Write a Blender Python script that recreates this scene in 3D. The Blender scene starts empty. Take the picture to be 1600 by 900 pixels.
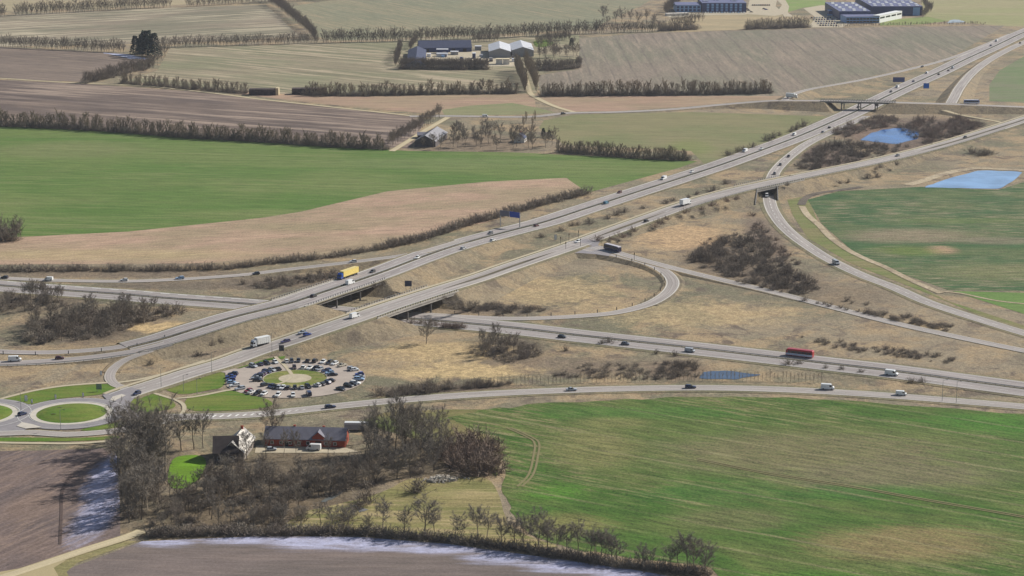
import bpy, bmesh, math, random
import numpy as np
from math import sin, cos, pi, radians, hypot, atan2, sqrt
from mathutils import Vector, Matrix
from mathutils.geometry import tessellate_polygon

random.seed(7)
RNG = np.random.default_rng(7)
scene = bpy.context.scene
col = scene.collection

# ---------------------------------------------------------------- camera
FPX, PITCH, CAMH = 3236.6, 0.22771, 233.8      # focal length in pixels of a 1600 px wide frame, tilt, flying height
cam_d = bpy.data.cameras.new('camera')
cam_d.sensor_width = 36.0
cam_d.lens = FPX / 1600 * 36.0
cam_d.clip_start = 1.0
cam_d.clip_end = 30000.0
cam = bpy.data.objects.new('camera', cam_d)
cam.location = (0, 0, CAMH)
cam.rotation_euler = (pi / 2 - PITCH, 0, 0)
col.objects.link(cam)
scene.camera = cam

# ---------------------------------------------------------------- light
SUN_EL, SUN_AZ = radians(35), radians(62)      # azimuth from +Y (away from camera) towards +X
sun_d = bpy.data.lights.new('sun', 'SUN')
sun_d.energy = 5.0
sun_d.angle = radians(0.5)
sun_d.color = (1.0, 0.965, 0.915)
sun = bpy.data.objects.new('sun', sun_d)
sdir = Vector((sin(SUN_AZ) * cos(SUN_EL), cos(SUN_AZ) * cos(SUN_EL), sin(SUN_EL)))
sun.rotation_euler = sdir.to_track_quat('Z', 'Y').to_euler()
sun.location = (0, 0, 900)
col.objects.link(sun)
world = bpy.data.worlds.new('World')
scene.world = world
world.use_nodes = True
wn = world.node_tree
bg = wn.nodes['Background']
sky = wn.nodes.new('ShaderNodeTexSky')
sky.sky_type = 'NISHITA'
sky.sun_disc = False
sky.sun_elevation = SUN_EL
sky.sun_rotation = SUN_AZ
sky.air_density = 1.0
sky.dust_density = 1.2
wn.links.new(sky.outputs[0], bg.inputs[0])
bg.inputs[1].default_value = 0.07
vs = scene.view_settings
vs.view_transform = 'Standard'
vs.look = 'None'
vs.exposure = 0.2
vs.gamma = 1.0
HAZE = 0.000034

# ---------------------------------------------------------------- picture <-> ground helpers
CP, SP = cos(PITCH), sin(PITCH)
def G(x, y, z=0.0):
    X = (x - 800) / FPX; Y = -(y - 450) / FPX
    dz = -SP + Y * CP
    t = (CAMH - z) / -dz
    return (X * t, (CP + Y * SP) * t)
def P(X, Y, Z):
    d = Y * CP - (Z - CAMH) * SP
    u = Y * SP + (Z - CAMH) * CP
    return (800 + FPX * X / d, 450 - FPX * u / d)
def ppm(y):
    return 3.75 * (y + 300) / 900
def depsin(y):
    g = G(800, y)
    return CAMH / hypot(CAMH, g[1])

# ---------------------------------------------------------------- object helpers
def link(o, parent=None):
    col.objects.link(o)
    if parent is not None: o.parent = parent
    return o
def tag(o, label=None, cat=None, group=None, kind=None):
    if label: o['label'] = label
    if cat: o['category'] = cat
    if group: o['group'] = group
    if kind: o['kind'] = kind
    return o
def empty(name, loc, rz=0.0, scale=None):
    o = bpy.data.objects.new(name, None)
    o.empty_display_size = 0.5
    o.location = loc
    o.rotation_euler = (0, 0, rz)
    if scale: o.scale = scale
    col.objects.link(o)
    return o
def mesh_obj(name, me, parent=None, loc=None, rz=None):
    o = bpy.data.objects.new(name, me)
    if loc is not None: o.location = loc
    if rz is not None: o.rotation_euler = (0, 0, rz)
    return link(o, parent)

class MB:
    """collects faces for one mesh"""
    def __init__(s): s.v = []; s.f = []; s.m = []
    def add(s, vs_, fs, m=0):
        b = len(s.v); s.v += [tuple(p) for p in vs_]
        for f in fs: s.f.append(tuple(b + i for i in f)); s.m.append(m)
    def box(s, x0, x1, y0, y1, z0, z1, m=0):
        s.add([(x0,y0,z0),(x1,y0,z0),(x1,y1,z0),(x0,y1,z0),(x0,y0,z1),(x1,y0,z1),(x1,y1,z1),(x0,y1,z1)],
              [(0,3,2,1),(4,5,6,7),(0,1,5,4),(1,2,6,5),(2,3,7,6),(3,0,4,7)], m)
    def hexa(s, bot, top, m=0):
        s.add(list(bot) + list(top), [(0,3,2,1),(4,5,6,7),(0,1,5,4),(1,2,6,5),(2,3,7,6),(3,0,4,7)], m)
    def extr(s, prof, hw_lo, hw_hi=None, m=0, y0=0.0):
        """side profile (x,z) extruded across y, narrowing upward from hw_lo to hw_hi"""
        zs = [p[1] for p in prof]; z0, z1 = min(zs), max(zs); hw_hi = hw_lo if hw_hi is None else hw_hi
        def w(z): return hw_lo + (hw_hi - hw_lo) * max(0, (z - z0) / max(z1 - z0, 1e-6) - .35) / .65
        n = len(prof)
        vs_ = [(x, y0 - w(z), z) for x, z in prof] + [(x, y0 + w(z), z) for x, z in prof]
        fs = [tuple(range(n)), tuple(range(2 * n - 1, n - 1, -1))] + [(i, i + n, (i + 1) % n + n, (i + 1) % n) for i in range(n)]
        s.add(vs_, fs, m)
    def tube(s, a, b, r0, r1, n=4, m=0, cap=True):
        a = Vector(a); b = Vector(b); d = (b - a)
        if d.length < 1e-6: return
        d.normalize(); u = d.orthogonal().normalized(); w = d.cross(u)
        vs_ = [a + (u * cos(2*pi*i/n) + w * sin(2*pi*i/n)) * r0 for i in range(n)] + [b + (u * cos(2*pi*i/n) + w * sin(2*pi*i/n)) * r1 for i in range(n)]
        fs = [(i, (i + 1) % n, (i + 1) % n + n, i + n) for i in range(n)]
        if cap: fs += [tuple(range(n - 1, -1, -1)), tuple(range(n, 2 * n))]
        s.add(vs_, fs, m)
    def mesh(s, name, mats=(), smooth=False):
        me = bpy.data.meshes.new(name)
        me.from_pydata(s.v, [], s.f)
        for m in mats: me.materials.append(m)
        if len(mats) > 1: me.polygons.foreach_set('material_index', s.m)
        bm = bmesh.new(); bm.from_mesh(me)
        bmesh.ops.recalc_face_normals(bm, faces=bm.faces)
        bm.to_mesh(me); bm.free()
        if smooth: me.polygons.foreach_set('use_smooth', [True] * len(me.polygons))
        me.update()
        return me
    def build(s, name, mat, parent=None, **k):
        mats = mat if isinstance(mat, (list, tuple)) else (mat,)
        return mesh_obj(name, s.mesh(name, mats), parent, **k)

# ---------------------------------------------------------------- materials
def lin(c):
    c /= 255.0
    return c / 12.92 if c <= 0.04045 else ((c + 0.055) / 1.055) ** 2.4
def C(r, g, b, k=1.0):
    return (lin(r) * k, lin(g) * k, lin(b) * k, 1.0)
MATS = {}
class NT:
    def __init__(s, name):
        s.mat = bpy.data.materials.new(name); s.mat.use_nodes = True
        s.t = s.mat.node_tree; s.n = s.t.nodes; s.l = s.t.links
        s.bsdf = s.n['Principled BSDF']
        s.bsdf.inputs['Specular IOR Level'].default_value = 0.15
        s.bsdf.inputs['Roughness'].default_value = 0.9
    def node(s, typ, **k):
        n = s.n.new(typ)
        for a, v in k.items(): setattr(n, a, v)
        return n
    def put(s, sock, v):
        if hasattr(v, 'is_linked') or isinstance(v, bpy.types.NodeSocket): s.l.new(v, sock)
        else: sock.default_value = v
    def pos(s):
        return s.node('ShaderNodeNewGeometry').outputs['Position']
    def mapping(s, vec, rot=0.0, scale=(1, 1, 1), loc=(0, 0, 0), typ='POINT'):
        m = s.node('ShaderNodeMapping', vector_type=typ)
        s.put(m.inputs['Vector'], vec)
        m.inputs['Location'].default_value = loc; m.inputs['Rotation'].default_value = (0, 0, rot); m.inputs['Scale'].default_value = scale
        return m.outputs[0]
    def noise(s, vec, scale=1.0, detail=4.0, rough=0.55, dist=0.0):
        n = s.node('ShaderNodeTexNoise')
        s.put(n.inputs['Vector'], vec)
        n.inputs['Scale'].default_value = scale; n.inputs['Detail'].default_value = detail
        n.inputs['Roughness'].default_value = rough; n.inputs['Distortion'].default_value = dist
        return n.outputs['Fac']
    def ramp(s, f, lo, hi, a=0.0, b=1.0):
        n = s.node('ShaderNodeMapRange', interpolation_type='SMOOTHSTEP')
        s.put(n.inputs['Value'], f)
        n.inputs['From Min'].default_value = lo; n.inputs['From Max'].default_value = hi
        n.inputs['To Min'].default_value = a; n.inputs['To Max'].default_value = b
        return n.outputs[0]
    def math(s, op, a, b=0.0, c=0.0):
        n = s.node('ShaderNodeMath', operation=op)
        s.put(n.inputs[0], a); s.put(n.inputs[1], b)
        if len(n.inputs) > 2: s.put(n.inputs[2], c)
        return n.outputs[0]
    def mix(s, f, a, b, blend='MIX'):
        n = s.node('ShaderNodeMix', data_type='RGBA', blend_type=blend)
        s.put(n.inputs['Factor'], f); s.put(n.inputs['A'], a); s.put(n.inputs['B'], b)
        return n.outputs['Result']
    def sep(s, vec):
        n = s.node('ShaderNodeSeparateXYZ'); s.put(n.inputs[0], vec); return n.outputs
    def scale_col(s, c, f):
        n = s.node('ShaderNodeVectorMath', operation='SCALE'); s.put(n.inputs[0], c[:3] if isinstance(c, tuple) else c); s.put(n.inputs['Scale'], f); return n.outputs[0]
    def bump(s, h, strength, dist):
        n = s.node('ShaderNodeBump'); s.put(n.inputs['Height'], h)
        n.inputs['Strength'].default_value = strength; n.inputs['Distance'].default_value = dist
        s.l.new(n.outputs[0], s.bsdf.inputs['Normal'])
    def out(s, c, rough=None):
        s.put(s.bsdf.inputs['Base Color'], c)
        if rough is not None: s.put(s.bsdf.inputs['Roughness'], rough)
        return s.mat

K = 1.0      # seen colour -> base colour
def field_mat(name, a, b, dirn=None, bare=None, patch=70.0, streak=0.35, period=5.0, tram=0.0, tram_w=24.0, speck=0.25, tramcol=None, spots=(), contrast=(0.38, 0.62), stretch=14.0, bump=0.25):
    """a,b: two tones mixed in large patches; dirn: working direction (two picture points); spots: bare ellipses"""
    t = NT(name)
    p = t.pos()
    ang = 0.0
    if dirn:
        g0 = G(*dirn[0]); g1 = G(*dirn[1]); ang = atan2(g1[1] - g0[1], g1[0] - g0[0])
    r = t.mapping(p, rot=-ang)                       # x along the work, y across
    n1 = t.noise(t.mapping(r, scale=(1 / (patch * 2.2), 1 / patch, 1)), 1.0, 7.0, 0.58, 0.4)
    c = t.mix(t.ramp(n1, *contrast), C(*a, K), C(*b, K))
    ns = t.noise(t.mapping(r, scale=(1 / (period * stretch), 1 / period, 1)), 1.0, 5.0, 0.65)
    nm = t.noise(t.mapping(r, scale=(1 / 160, 1 / 90, 1), loc=(31, 17, 0)), 1.0, 3.0)
    if bare:
        f = t.math('MULTIPLY', t.ramp(ns, 0.46, 0.64), t.ramp(nm, 0.35, 0.6))
        c = t.mix(t.math('MULTIPLY', f, streak * 2.0), c, C(*bare, K))
    for (px, py, hw, hh, rot, colr, amt) in spots:
        gx, gy = G(px, py); q = ppm(py)
        m = t.mapping(p, rot=radians(rot), scale=(hw / q, hh / q / depsin(py), 1), loc=(gx, gy, 0), typ='TEXTURE')
        ln = t.node('ShaderNodeVectorMath', operation='LENGTH'); s_ = t.sep(m)
        cmb = t.node('ShaderNodeCombineXYZ'); t.l.new(s_[0], cmb.inputs[0]); t.l.new(s_[1], cmb.inputs[1]); t.l.new(cmb.outputs[0], ln.inputs[0])
        dd = t.math('ADD', ln.outputs['Value'], t.math('MULTIPLY', t.math('SUBTRACT', ns, 0.5), 1.5))
        dd = t.math('ADD', dd, t.math('MULTIPLY', t.math('SUBTRACT', n1, 0.5), 1.2))
        brk = t.ramp(t.noise(t.mapping(r, scale=(1 / 6, 1 / 2.4, 1)), 1.0, 5.0, .7), .36, .58, .55 if colr is FROST else .68, 1.0)
        c = t.mix(t.math('MULTIPLY', t.math('MULTIPLY', t.ramp(dd, 0.45, 1.25, 1.0, 0.0), brk), amt), c, C(*colr, K))
    if tram:
        y = t.sep(r)[1]
        w = t.math('ADD', y, t.math('MULTIPLY', t.noise(p, 1 / 60, 2.0), 3.0))
        fr = t.math('ABSOLUTE', t.math('SUBTRACT', t.math('FRACT', t.math('DIVIDE', w, tram_w)), 0.5))
        wob = t.ramp(t.noise(t.mapping(r, scale=(1 / 70, 1 / 9, 1)), 1.0, 3.0), 0.3, 0.65)
        line = t.math('MULTIPLY', t.ramp(fr, 0.02, 0.075, 1.0, 0.0), wob)
        tc = tramcol or tuple(v * 0.8 for v in a)
        c = t.mix(t.math('MULTIPLY', line, tram), c, C(*tc, K))
    sp = t.noise(p, 1 / 1.1, 5.0, 0.75)
    s2 = t.noise(t.mapping(r, scale=(1 / 14, 1 / 2.2, 1)), 1.0, 3.0, 0.6)
    val = t.math('ADD', t.ramp(sp, 0.25, 0.75, 1 - speck, 1 + speck), t.ramp(s2, 0.3, 0.7, -speck * .5, speck * .5))
    val = t.math('ADD', val, t.ramp(ns, 0.3, 0.7, -streak * .28, streak * .28))
    c = t.scale_col(c, val)
    t.bump(sp, bump, 0.6)
    return t.out(c, 0.95)

FROST = (178, 179, 202)
def ground_mat(name, tones, scrub, speck=0.3, spots=()):
    t = NT(name); p = t.pos()
    n0 = t.noise(p, 1 / 120, 5.0, 0.62, 0.6)
    n1 = t.noise(t.mapping(p, loc=(300, 40, 0)), 1 / 34, 6.0, 0.66, 0.8)
    n2 = t.noise(t.mapping(p, loc=(-90, 770, 0)), 1 / 12, 6.0, 0.72, 0.6)
    n3 = t.noise(p, 1 / 1.5, 5.0, 0.8)
    n4 = t.noise(t.mapping(p, loc=(55, 9, 0)), 1 / 4.2, 5.0, .75)
    c = t.mix(t.ramp(n0, 0.4, 0.6), C(*tones[0], K), C(*tones[1], K))
    c = t.mix(t.ramp(n1, 0.44, 0.62), c, C(*tones[2], K))
    c = t.mix(t.math('MULTIPLY', t.ramp(n4, 0.5, 0.68), 0.6), c, C(*tones[3], K))
    nb = t.noise(t.mapping(p, loc=(7, -300, 0)), 1 / 70, 4.0, .6)
    sc = t.math('MULTIPLY', t.ramp(n2, 0.47, 0.64), t.ramp(nb, 0.4, 0.6, .35, 1.0))
    c = t.mix(t.math('MULTIPLY', sc, 0.85), c, C(*scrub, K))
    c = t.mix(t.math('MULTIPLY', t.math('MULTIPLY', t.ramp(n4, 0.42, 0.28), sc), 0.7), c, C(*tuple(v * .78 for v in scrub), K))
    for (px, py, hw, hh, colr, amt) in spots:        # thicket floors: leaf litter and brambles with a ragged edge
        gx, gy = G(px, py); q = ppm(py)
        m = t.mapping(p, scale=(hw / q, hh / q / depsin(py), 1), loc=(gx, gy, 0), typ='TEXTURE'); s_ = t.sep(m)
        cmb = t.node('ShaderNodeCombineXYZ'); t.l.new(s_[0], cmb.inputs[0]); t.l.new(s_[1], cmb.inputs[1])
        ln = t.node('ShaderNodeVectorMath', operation='LENGTH'); t.l.new(cmb.outputs[0], ln.inputs[0])
        dd = t.math('ADD', ln.outputs['Value'], t.math('MULTIPLY', t.math('SUBTRACT', n2, 0.5), 2.2))
        cc = t.mix(t.ramp(n4, .4, .6), C(*colr, K), C(*tuple(v * 1.22 for v in colr), K))
        c = t.mix(t.math('MULTIPLY', t.ramp(dd, 0.5, 1.2, 1.0, 0.0), amt), c, cc)
    c = t.scale_col(c, t.ramp(n3, 0.22, 0.78, 1 - speck, 1 + speck))
    t.bump(t.math('ADD', n3, t.math('MULTIPLY', n4, 1.5)), 0.55, 0.8)
    return t.out(c, 0.95)

def plain(name, rgb, rough=0.8, var=0.12, scale=0.6, spec=0.2, metal=0.0, rnd=0.0, col2=None):
    """one tone with noise wear; rnd varies it from object to object"""
    if name in MATS: return MATS[name]
    t = NT(name)
    oc = t.node('ShaderNodeTexCoord').outputs['Object']
    n = t.noise(oc, scale, 5.0, 0.65)
    c = C(*rgb)
    if col2 is not None or rnd:
        ri = t.node('ShaderNodeObjectInfo').outputs['Random']
        c = t.mix(ri, c, C(*(col2 or tuple(max(0, v * (1 - rnd)) for v in rgb))))
    c = t.scale_col(c, t.ramp(n, 0.25, 0.75, 1 - var, 1 + var))
    t.bsdf.inputs['Specular IOR Level'].default_value = spec
    t.bsdf.inputs['Metallic'].default_value = metal
    MATS[name] = t.out(c, rough)
    return MATS[name]
def paint(rgb):
    name = 'car_paint_%d_%d_%d' % rgb
    if name in MATS: return MATS[name]
    t = NT(name)
    oc = t.node('ShaderNodeTexCoord').outputs['Object']
    n = t.noise(oc, 1.3, 4.0, 0.6)
    c = t.scale_col(C(*rgb), t.ramp(n, 0.2, 0.8, 0.9, 1.05))
    t.bsdf.inputs['Specular IOR Level'].default_value = 0.5
    t.bsdf.inputs['Coat Weight'].default_value = 0.5
    t.bsdf.inputs['Coat Roughness'].default_value = 0.08
    MATS[name] = t.out(c, 0.35)
    return MATS[name]

def asphalt_mat(name, mid, edge, track=0.12):
    """UV: x across (0-1), y metres along"""
    t = NT(name); p = t.pos()
    uv = t.node('ShaderNodeTexCoord').outputs['UV']
    u, v, _ = t.sep(uv)
    n = t.noise(p, 1 / 6, 5.0, 0.6); nf = t.noise(p, 1 / .8, 3.0, 0.7)
    ln = t.noise(t.mapping(uv, scale=(14, 1 / 40, 1)), 1.0, 4.0, 0.6)
    e = t.math('ABSOLUTE', t.math('SUBTRACT', u, 0.5))
    e = t.math('ADD', e, t.math('MULTIPLY', t.math('SUBTRACT', n, 0.5), 0.06))
    c = t.mix(t.ramp(e, 0.36, 0.47), C(*mid, K), C(*edge, K))
    wv = t.math('SINE', t.math('MULTIPLY', u, 25.13))
    c = t.scale_col(c, t.math('ADD', 1.0, t.math('MULTIPLY', wv, -track * .5)))
    c = t.scale_col(c, t.ramp(ln, 0.3, 0.7, 1 - track, 1 + track))
    patchn = t.noise(t.mapping(uv, scale=(2, 1 / 60, 1)), 1.0, 2.0)
    c = t.scale_col(c, t.ramp(patchn, 0.4, 0.6, 0.93, 1.06))
    c = t.scale_col(c, t.ramp(nf, 0.25, 0.75, 0.92, 1.08))
    return t.out(c, 0.85)

def water_mat(name, rgb, rough=0.06):
    t = NT(name); p = t.pos()
    n = t.noise(t.mapping(p, scale=(1, 2.2, 1)), 1 / 1.6, 4.0, 0.6)
    n2 = t.noise(p, 1 / 18, 3.0)
    t.bump(n, 0.12, 0.15)
    t.bsdf.inputs['Specular IOR Level'].default_value = 0.5
    t.bsdf.inputs['IOR'].default_value = 1.33
    c = t.scale_col(C(*rgb), t.ramp(n2, 0.3, 0.7, 0.8, 1.15))
    return t.out(c, rough)

M = dict(
    dry=ground_mat('dry_grass_ground', ((142, 129, 107), (114, 110, 88), (160, 139, 108), (164, 150, 123)), (98, 86, 77), .42,
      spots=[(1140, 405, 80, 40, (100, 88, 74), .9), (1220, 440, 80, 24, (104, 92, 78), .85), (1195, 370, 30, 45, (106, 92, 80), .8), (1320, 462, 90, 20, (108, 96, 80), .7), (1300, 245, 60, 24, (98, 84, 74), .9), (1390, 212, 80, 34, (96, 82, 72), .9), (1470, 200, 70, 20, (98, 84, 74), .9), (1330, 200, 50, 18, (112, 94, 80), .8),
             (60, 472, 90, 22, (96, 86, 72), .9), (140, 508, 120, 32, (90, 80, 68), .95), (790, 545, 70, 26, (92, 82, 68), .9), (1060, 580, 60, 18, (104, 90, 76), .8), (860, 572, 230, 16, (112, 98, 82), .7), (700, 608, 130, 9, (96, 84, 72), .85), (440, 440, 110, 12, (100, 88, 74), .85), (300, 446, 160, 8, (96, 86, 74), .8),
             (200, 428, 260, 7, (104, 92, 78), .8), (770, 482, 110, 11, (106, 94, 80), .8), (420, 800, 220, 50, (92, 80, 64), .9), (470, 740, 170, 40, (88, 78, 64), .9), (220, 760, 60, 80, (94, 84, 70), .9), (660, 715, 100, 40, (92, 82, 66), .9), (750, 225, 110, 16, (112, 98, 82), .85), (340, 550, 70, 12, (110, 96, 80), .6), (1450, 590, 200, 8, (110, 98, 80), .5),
             (1330, 355, 60, 40, (128, 112, 88), .4), (690, 550, 120, 16, (164, 142, 104), .7), (860, 455, 110, 26, (164, 142, 106), .6), (1080, 490, 160, 22, (162, 142, 106), .5), (1060, 370, 80, 22, (168, 140, 106), .7), (250, 512, 50, 10, (172, 148, 108), .8), (720, 580, 120, 14, (170, 148, 108), .8)]),
    bank=ground_mat('verge_grass', ((134, 121, 99), (116, 107, 87), (143, 126, 99), (150, 137, 112)), (96, 86, 75), .38),
    lawn=field_mat('mown_lawn', (84, 112, 38), (106, 116, 52), None, (124, 114, 70), patch=14, streak=.2, period=3, speck=.2),
    yard=plain('yard_gravel', (176, 164, 140), .95, .15, .3),
    path=asphalt_mat('path_gravel', (180, 168, 142), (166, 154, 124), .06),
    track=asphalt_mat('field_track', (186, 172, 140), (166, 152, 116), .08),
    flat=plain('asphalt_flat', (138, 133, 133), .88, .1, .25),
    mway=asphalt_mat('motorway_asphalt', (152, 144, 139), (172, 165, 156), .2),
    road=asphalt_mat('road_asphalt', (158, 150, 143), (178, 170, 156), .18),
    apron=plain('concrete_apron', (188, 180, 166), .9, .1, .4),
    mark=plain('road_paint', (216, 214, 206), .7, .12, .8),
    kerb=plain('kerb_stone', (178, 172, 162), .9, .1, .8),
    conc=plain('concrete', (168, 162, 152), .9, .12, .35),
    dconc=plain('shaded_concrete', (112, 108, 104), .9, .12, .35),  # darker concrete copy, shade on piers and underpass walls put into its colour
    steel=plain('galvanised_steel', (150, 152, 152), .45, .08, 1, .5, .6),
    dsteel=plain('dark_steel', (62, 66, 70), .5, .1, 1, .4, .3),
    reserve=ground_mat('central_reserve_grass', ((96, 90, 74), (86, 82, 68), (104, 96, 76), (112, 104, 84)), (70, 64, 54)),
    glass=plain('dark_glass', (22, 26, 32), .08, .05, 1, .6),
    tyre=plain('tyre_rubber', (24, 24, 25), .9, .1, 3),
    rim=plain('wheel_rim', (150, 150, 152), .35, .05, 3, .5, .7),
    black=plain('black_plastic', (28, 28, 30), .6, .1, 2),
    white=plain('white_panel', (226, 226, 222), .55, .06, .8),
    bark=plain('bark', (146, 134, 118), .95, .2, .8, .1, 0, .35),
    twig=plain('bare_twigs', (140, 131, 118), .95, .18, .25, .1, 0, 0, (124, 117, 108)),
    dtwig=plain('dark_twigs', (118, 109, 98), .95, .2, .3, .1, 0, 0, (130, 119, 106)),
    wtwig=plain('windbreak_twigs', (150, 137, 116), .95, .18, .3, .1, 0, 0, (132, 121, 106)),
    rtwig=plain('reddish_twigs', (142, 124, 110), .95, .2, .3, .1, 0, 0, (126, 112, 100)),
    needle=plain('conifer_needles', (48, 62, 50), .9, .25, .5, .1, 0, 0, (40, 52, 46)),
    straw=plain('tussock_straw', (168, 148, 108), .95, .2, .02, .1),
)

# ---------------------------------------------------------------- polygons and ribbons on the ground
def sheet(name, px, mat, z=0.05, kind='structure', smooth=False, pts=None):
    g = pts if pts is not None else [G(*p) for p in px]
    if smooth: g = chaikin(g)
    vs_ = [(x, y, z) for x, y in g]
    tris = tessellate_polygon([[Vector(v) for v in vs_]])
    fs = []
    for t in tris:
        a, b, c = (Vector(vs_[i]) for i in t)
        fs.append(tuple(t) if (b - a).cross(c - a).z > 0 else tuple(reversed(t)))
    me = bpy.data.meshes.new(name); me.from_pydata(vs_, [], fs); me.materials.append(mat); me.update()
    o = mesh_obj(name, me)
    if kind: o['kind'] = kind
    return o
def chaikin(g, n=2, closed=True):
    for _ in range(n):
        r = []
        for i in range(len(g)):
            a = g[i]; b = g[(i + 1) % len(g)]
            r += [(a[0]*.75 + b[0]*.25, a[1]*.75 + b[1]*.25), (a[0]*.25 + b[0]*.75, a[1]*.25 + b[1]*.75)]
        g = r
    return g
class Path:
    """a smooth line through picture points (x, y, height) laid out on the ground in metres"""
    def __init__(s, pts, step=4.0):
        pts = [p if len(p) == 3 else (p[0], p[1], 0.28) for p in pts]
        q = np.array([(*G(p[0], p[1], p[2]), p[2]) for p in pts])
        out = []
        n = len(q)
        for i in range(n - 1):
            p0 = q[max(i - 1, 0)]; p1 = q[i]; p2 = q[i + 1]; p3 = q[min(i + 2, n - 1)]
            L = np.linalg.norm((p2 - p1)[:2]); k = max(2, int(L / step))
            d1 = np.linalg.norm((p1 - p0)[:2]); d3 = np.linalg.norm((p3 - p2)[:2])
            m1 = (p2 - p0) / max(L + d1, 1e-6) * L; m2 = (p3 - p1) / max(L + d3, 1e-6) * L
            for j in range(k):
                t = j / k
                h = np.array([2*t**3-3*t**2+1, t**3-2*t**2+t, -2*t**3+3*t**2, t**3-t**2])
                out.append(h[0]*p1 + h[1]*m1 + h[2]*p2 + h[3]*m2)
        out.append(q[-1])
        s.setp(np.array(out))
    def setp(s, p):
        p[:, 2] = np.maximum(p[:, 2], 0.28)
        s.p = p
        d = np.gradient(p[:, :2], axis=0); d /= np.maximum(np.linalg.norm(d, axis=1), 1e-9)[:, None]
        s.t = d; s.nrm = np.stack([-d[:, 1], d[:, 0]], 1)
        s.s = np.concatenate([[0], np.cumsum(np.linalg.norm(np.diff(p[:, :2], axis=0), axis=1))])
        return s
    def offset(s, off, dz=0.0, a=0, b=None):
        o = Path.__new__(Path); p = s.p.copy(); p[:, :2] += s.nrm * np.array(off)[..., None] if np.ndim(off) else s.nrm * off
        p = p[a:b]; p[:, 2] += dz
        return o.setp(p)
    def near(s, X, Y):
        d = np.hypot(s.p[:, 0] - X, s.p[:, 1] - Y); i = int(np.argmin(d)); return i, d[i]
    def at_px(s, x):
        xs = np.array([P(*p)[0] for p in s.p]); return int(np.argmin(np.abs(xs - x)))
def ribbon(name, path, w, mat, dz=0.0, kind='structure', parent=None, thick=0.0):
    p = path.p; hw = np.broadcast_to(np.asarray(w, float) / 2, (len(p),))
    L = p.copy(); R = p.copy(); L[:, :2] += path.nrm * hw[:, None]; R[:, :2] -= path.nrm * hw[:, None]
    L[:, 2] += dz; R[:, 2] += dz
    n = len(p); vs_ = np.concatenate([L, R]); fs = [(i, i + n, i + n + 1, i + 1) for i in range(n - 1)]
    if thick:
        B = vs_.copy(); B[:, 2] -= thick; m = 2 * n; vs_ = np.concatenate([vs_, B])
        fs += [(i + 1, i + 1 + m, i + m, i) for i in range(n - 1)] + [(i + n, i + n + m, i + n + 1 + m, i + n + 1) for i in range(n - 1)]
        fs += [(0, m, m + n, n), (n - 1, 2 * n - 1, m + 2 * n - 1, m + n - 1)] + [(i + m, i + m + 1, i + n + m + 1, i + n + m) for i in range(n - 1)]
    me = bpy.data.meshes.new(name); me.from_pydata(vs_.tolist(), [], fs); me.materials.append(mat)
    uvl = me.uv_layers.new(name='UVMap'); nv = 2 * n
    uu = np.concatenate([np.zeros(n), np.ones(n)]); vv = np.concatenate([path.s, path.s])
    idx = np.empty(len(me.loops), int); me.loops.foreach_get('vertex_index', idx)
    idx = idx % nv
    uvl.data.foreach_set('uv', np.stack([uu[idx], vv[idx]], 1).ravel())
    me.update()
    o = mesh_obj(name, me, parent)
    if kind: o['kind'] = kind
    return o
def dashes(name, path, mat, w=0.25, on=5.0, off=10.0, dz=0.06, a=0.0, b=None):
    mb = MB(); s = a; tot = b or path.s[-1]
    X = lambda q: np.array([np.interp(q, path.s, path.p[:, i]) for i in range(3)])
    N = lambda q: np.array([np.interp(q, path.s, path.nrm[:, i]) for i in range(2)])
    while s + on < tot:
        p0, p1, n0, n1 = X(s), X(s + on), N(s) * w / 2, N(s + on) * w / 2
        mb.add([(p0[0]-n0[0],p0[1]-n0[1],p0[2]+dz),(p1[0]-n1[0],p1[1]-n1[1],p1[2]+dz),(p1[0]+n1[0],p1[1]+n1[1],p1[2]+dz),(p0[0]+n0[0],p0[1]+n0[1],p0[2]+dz)], [(0,1,2,3)])
        s += on + off
    o = mb.build(name, mat); o['kind'] = 'structure'; return o

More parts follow.
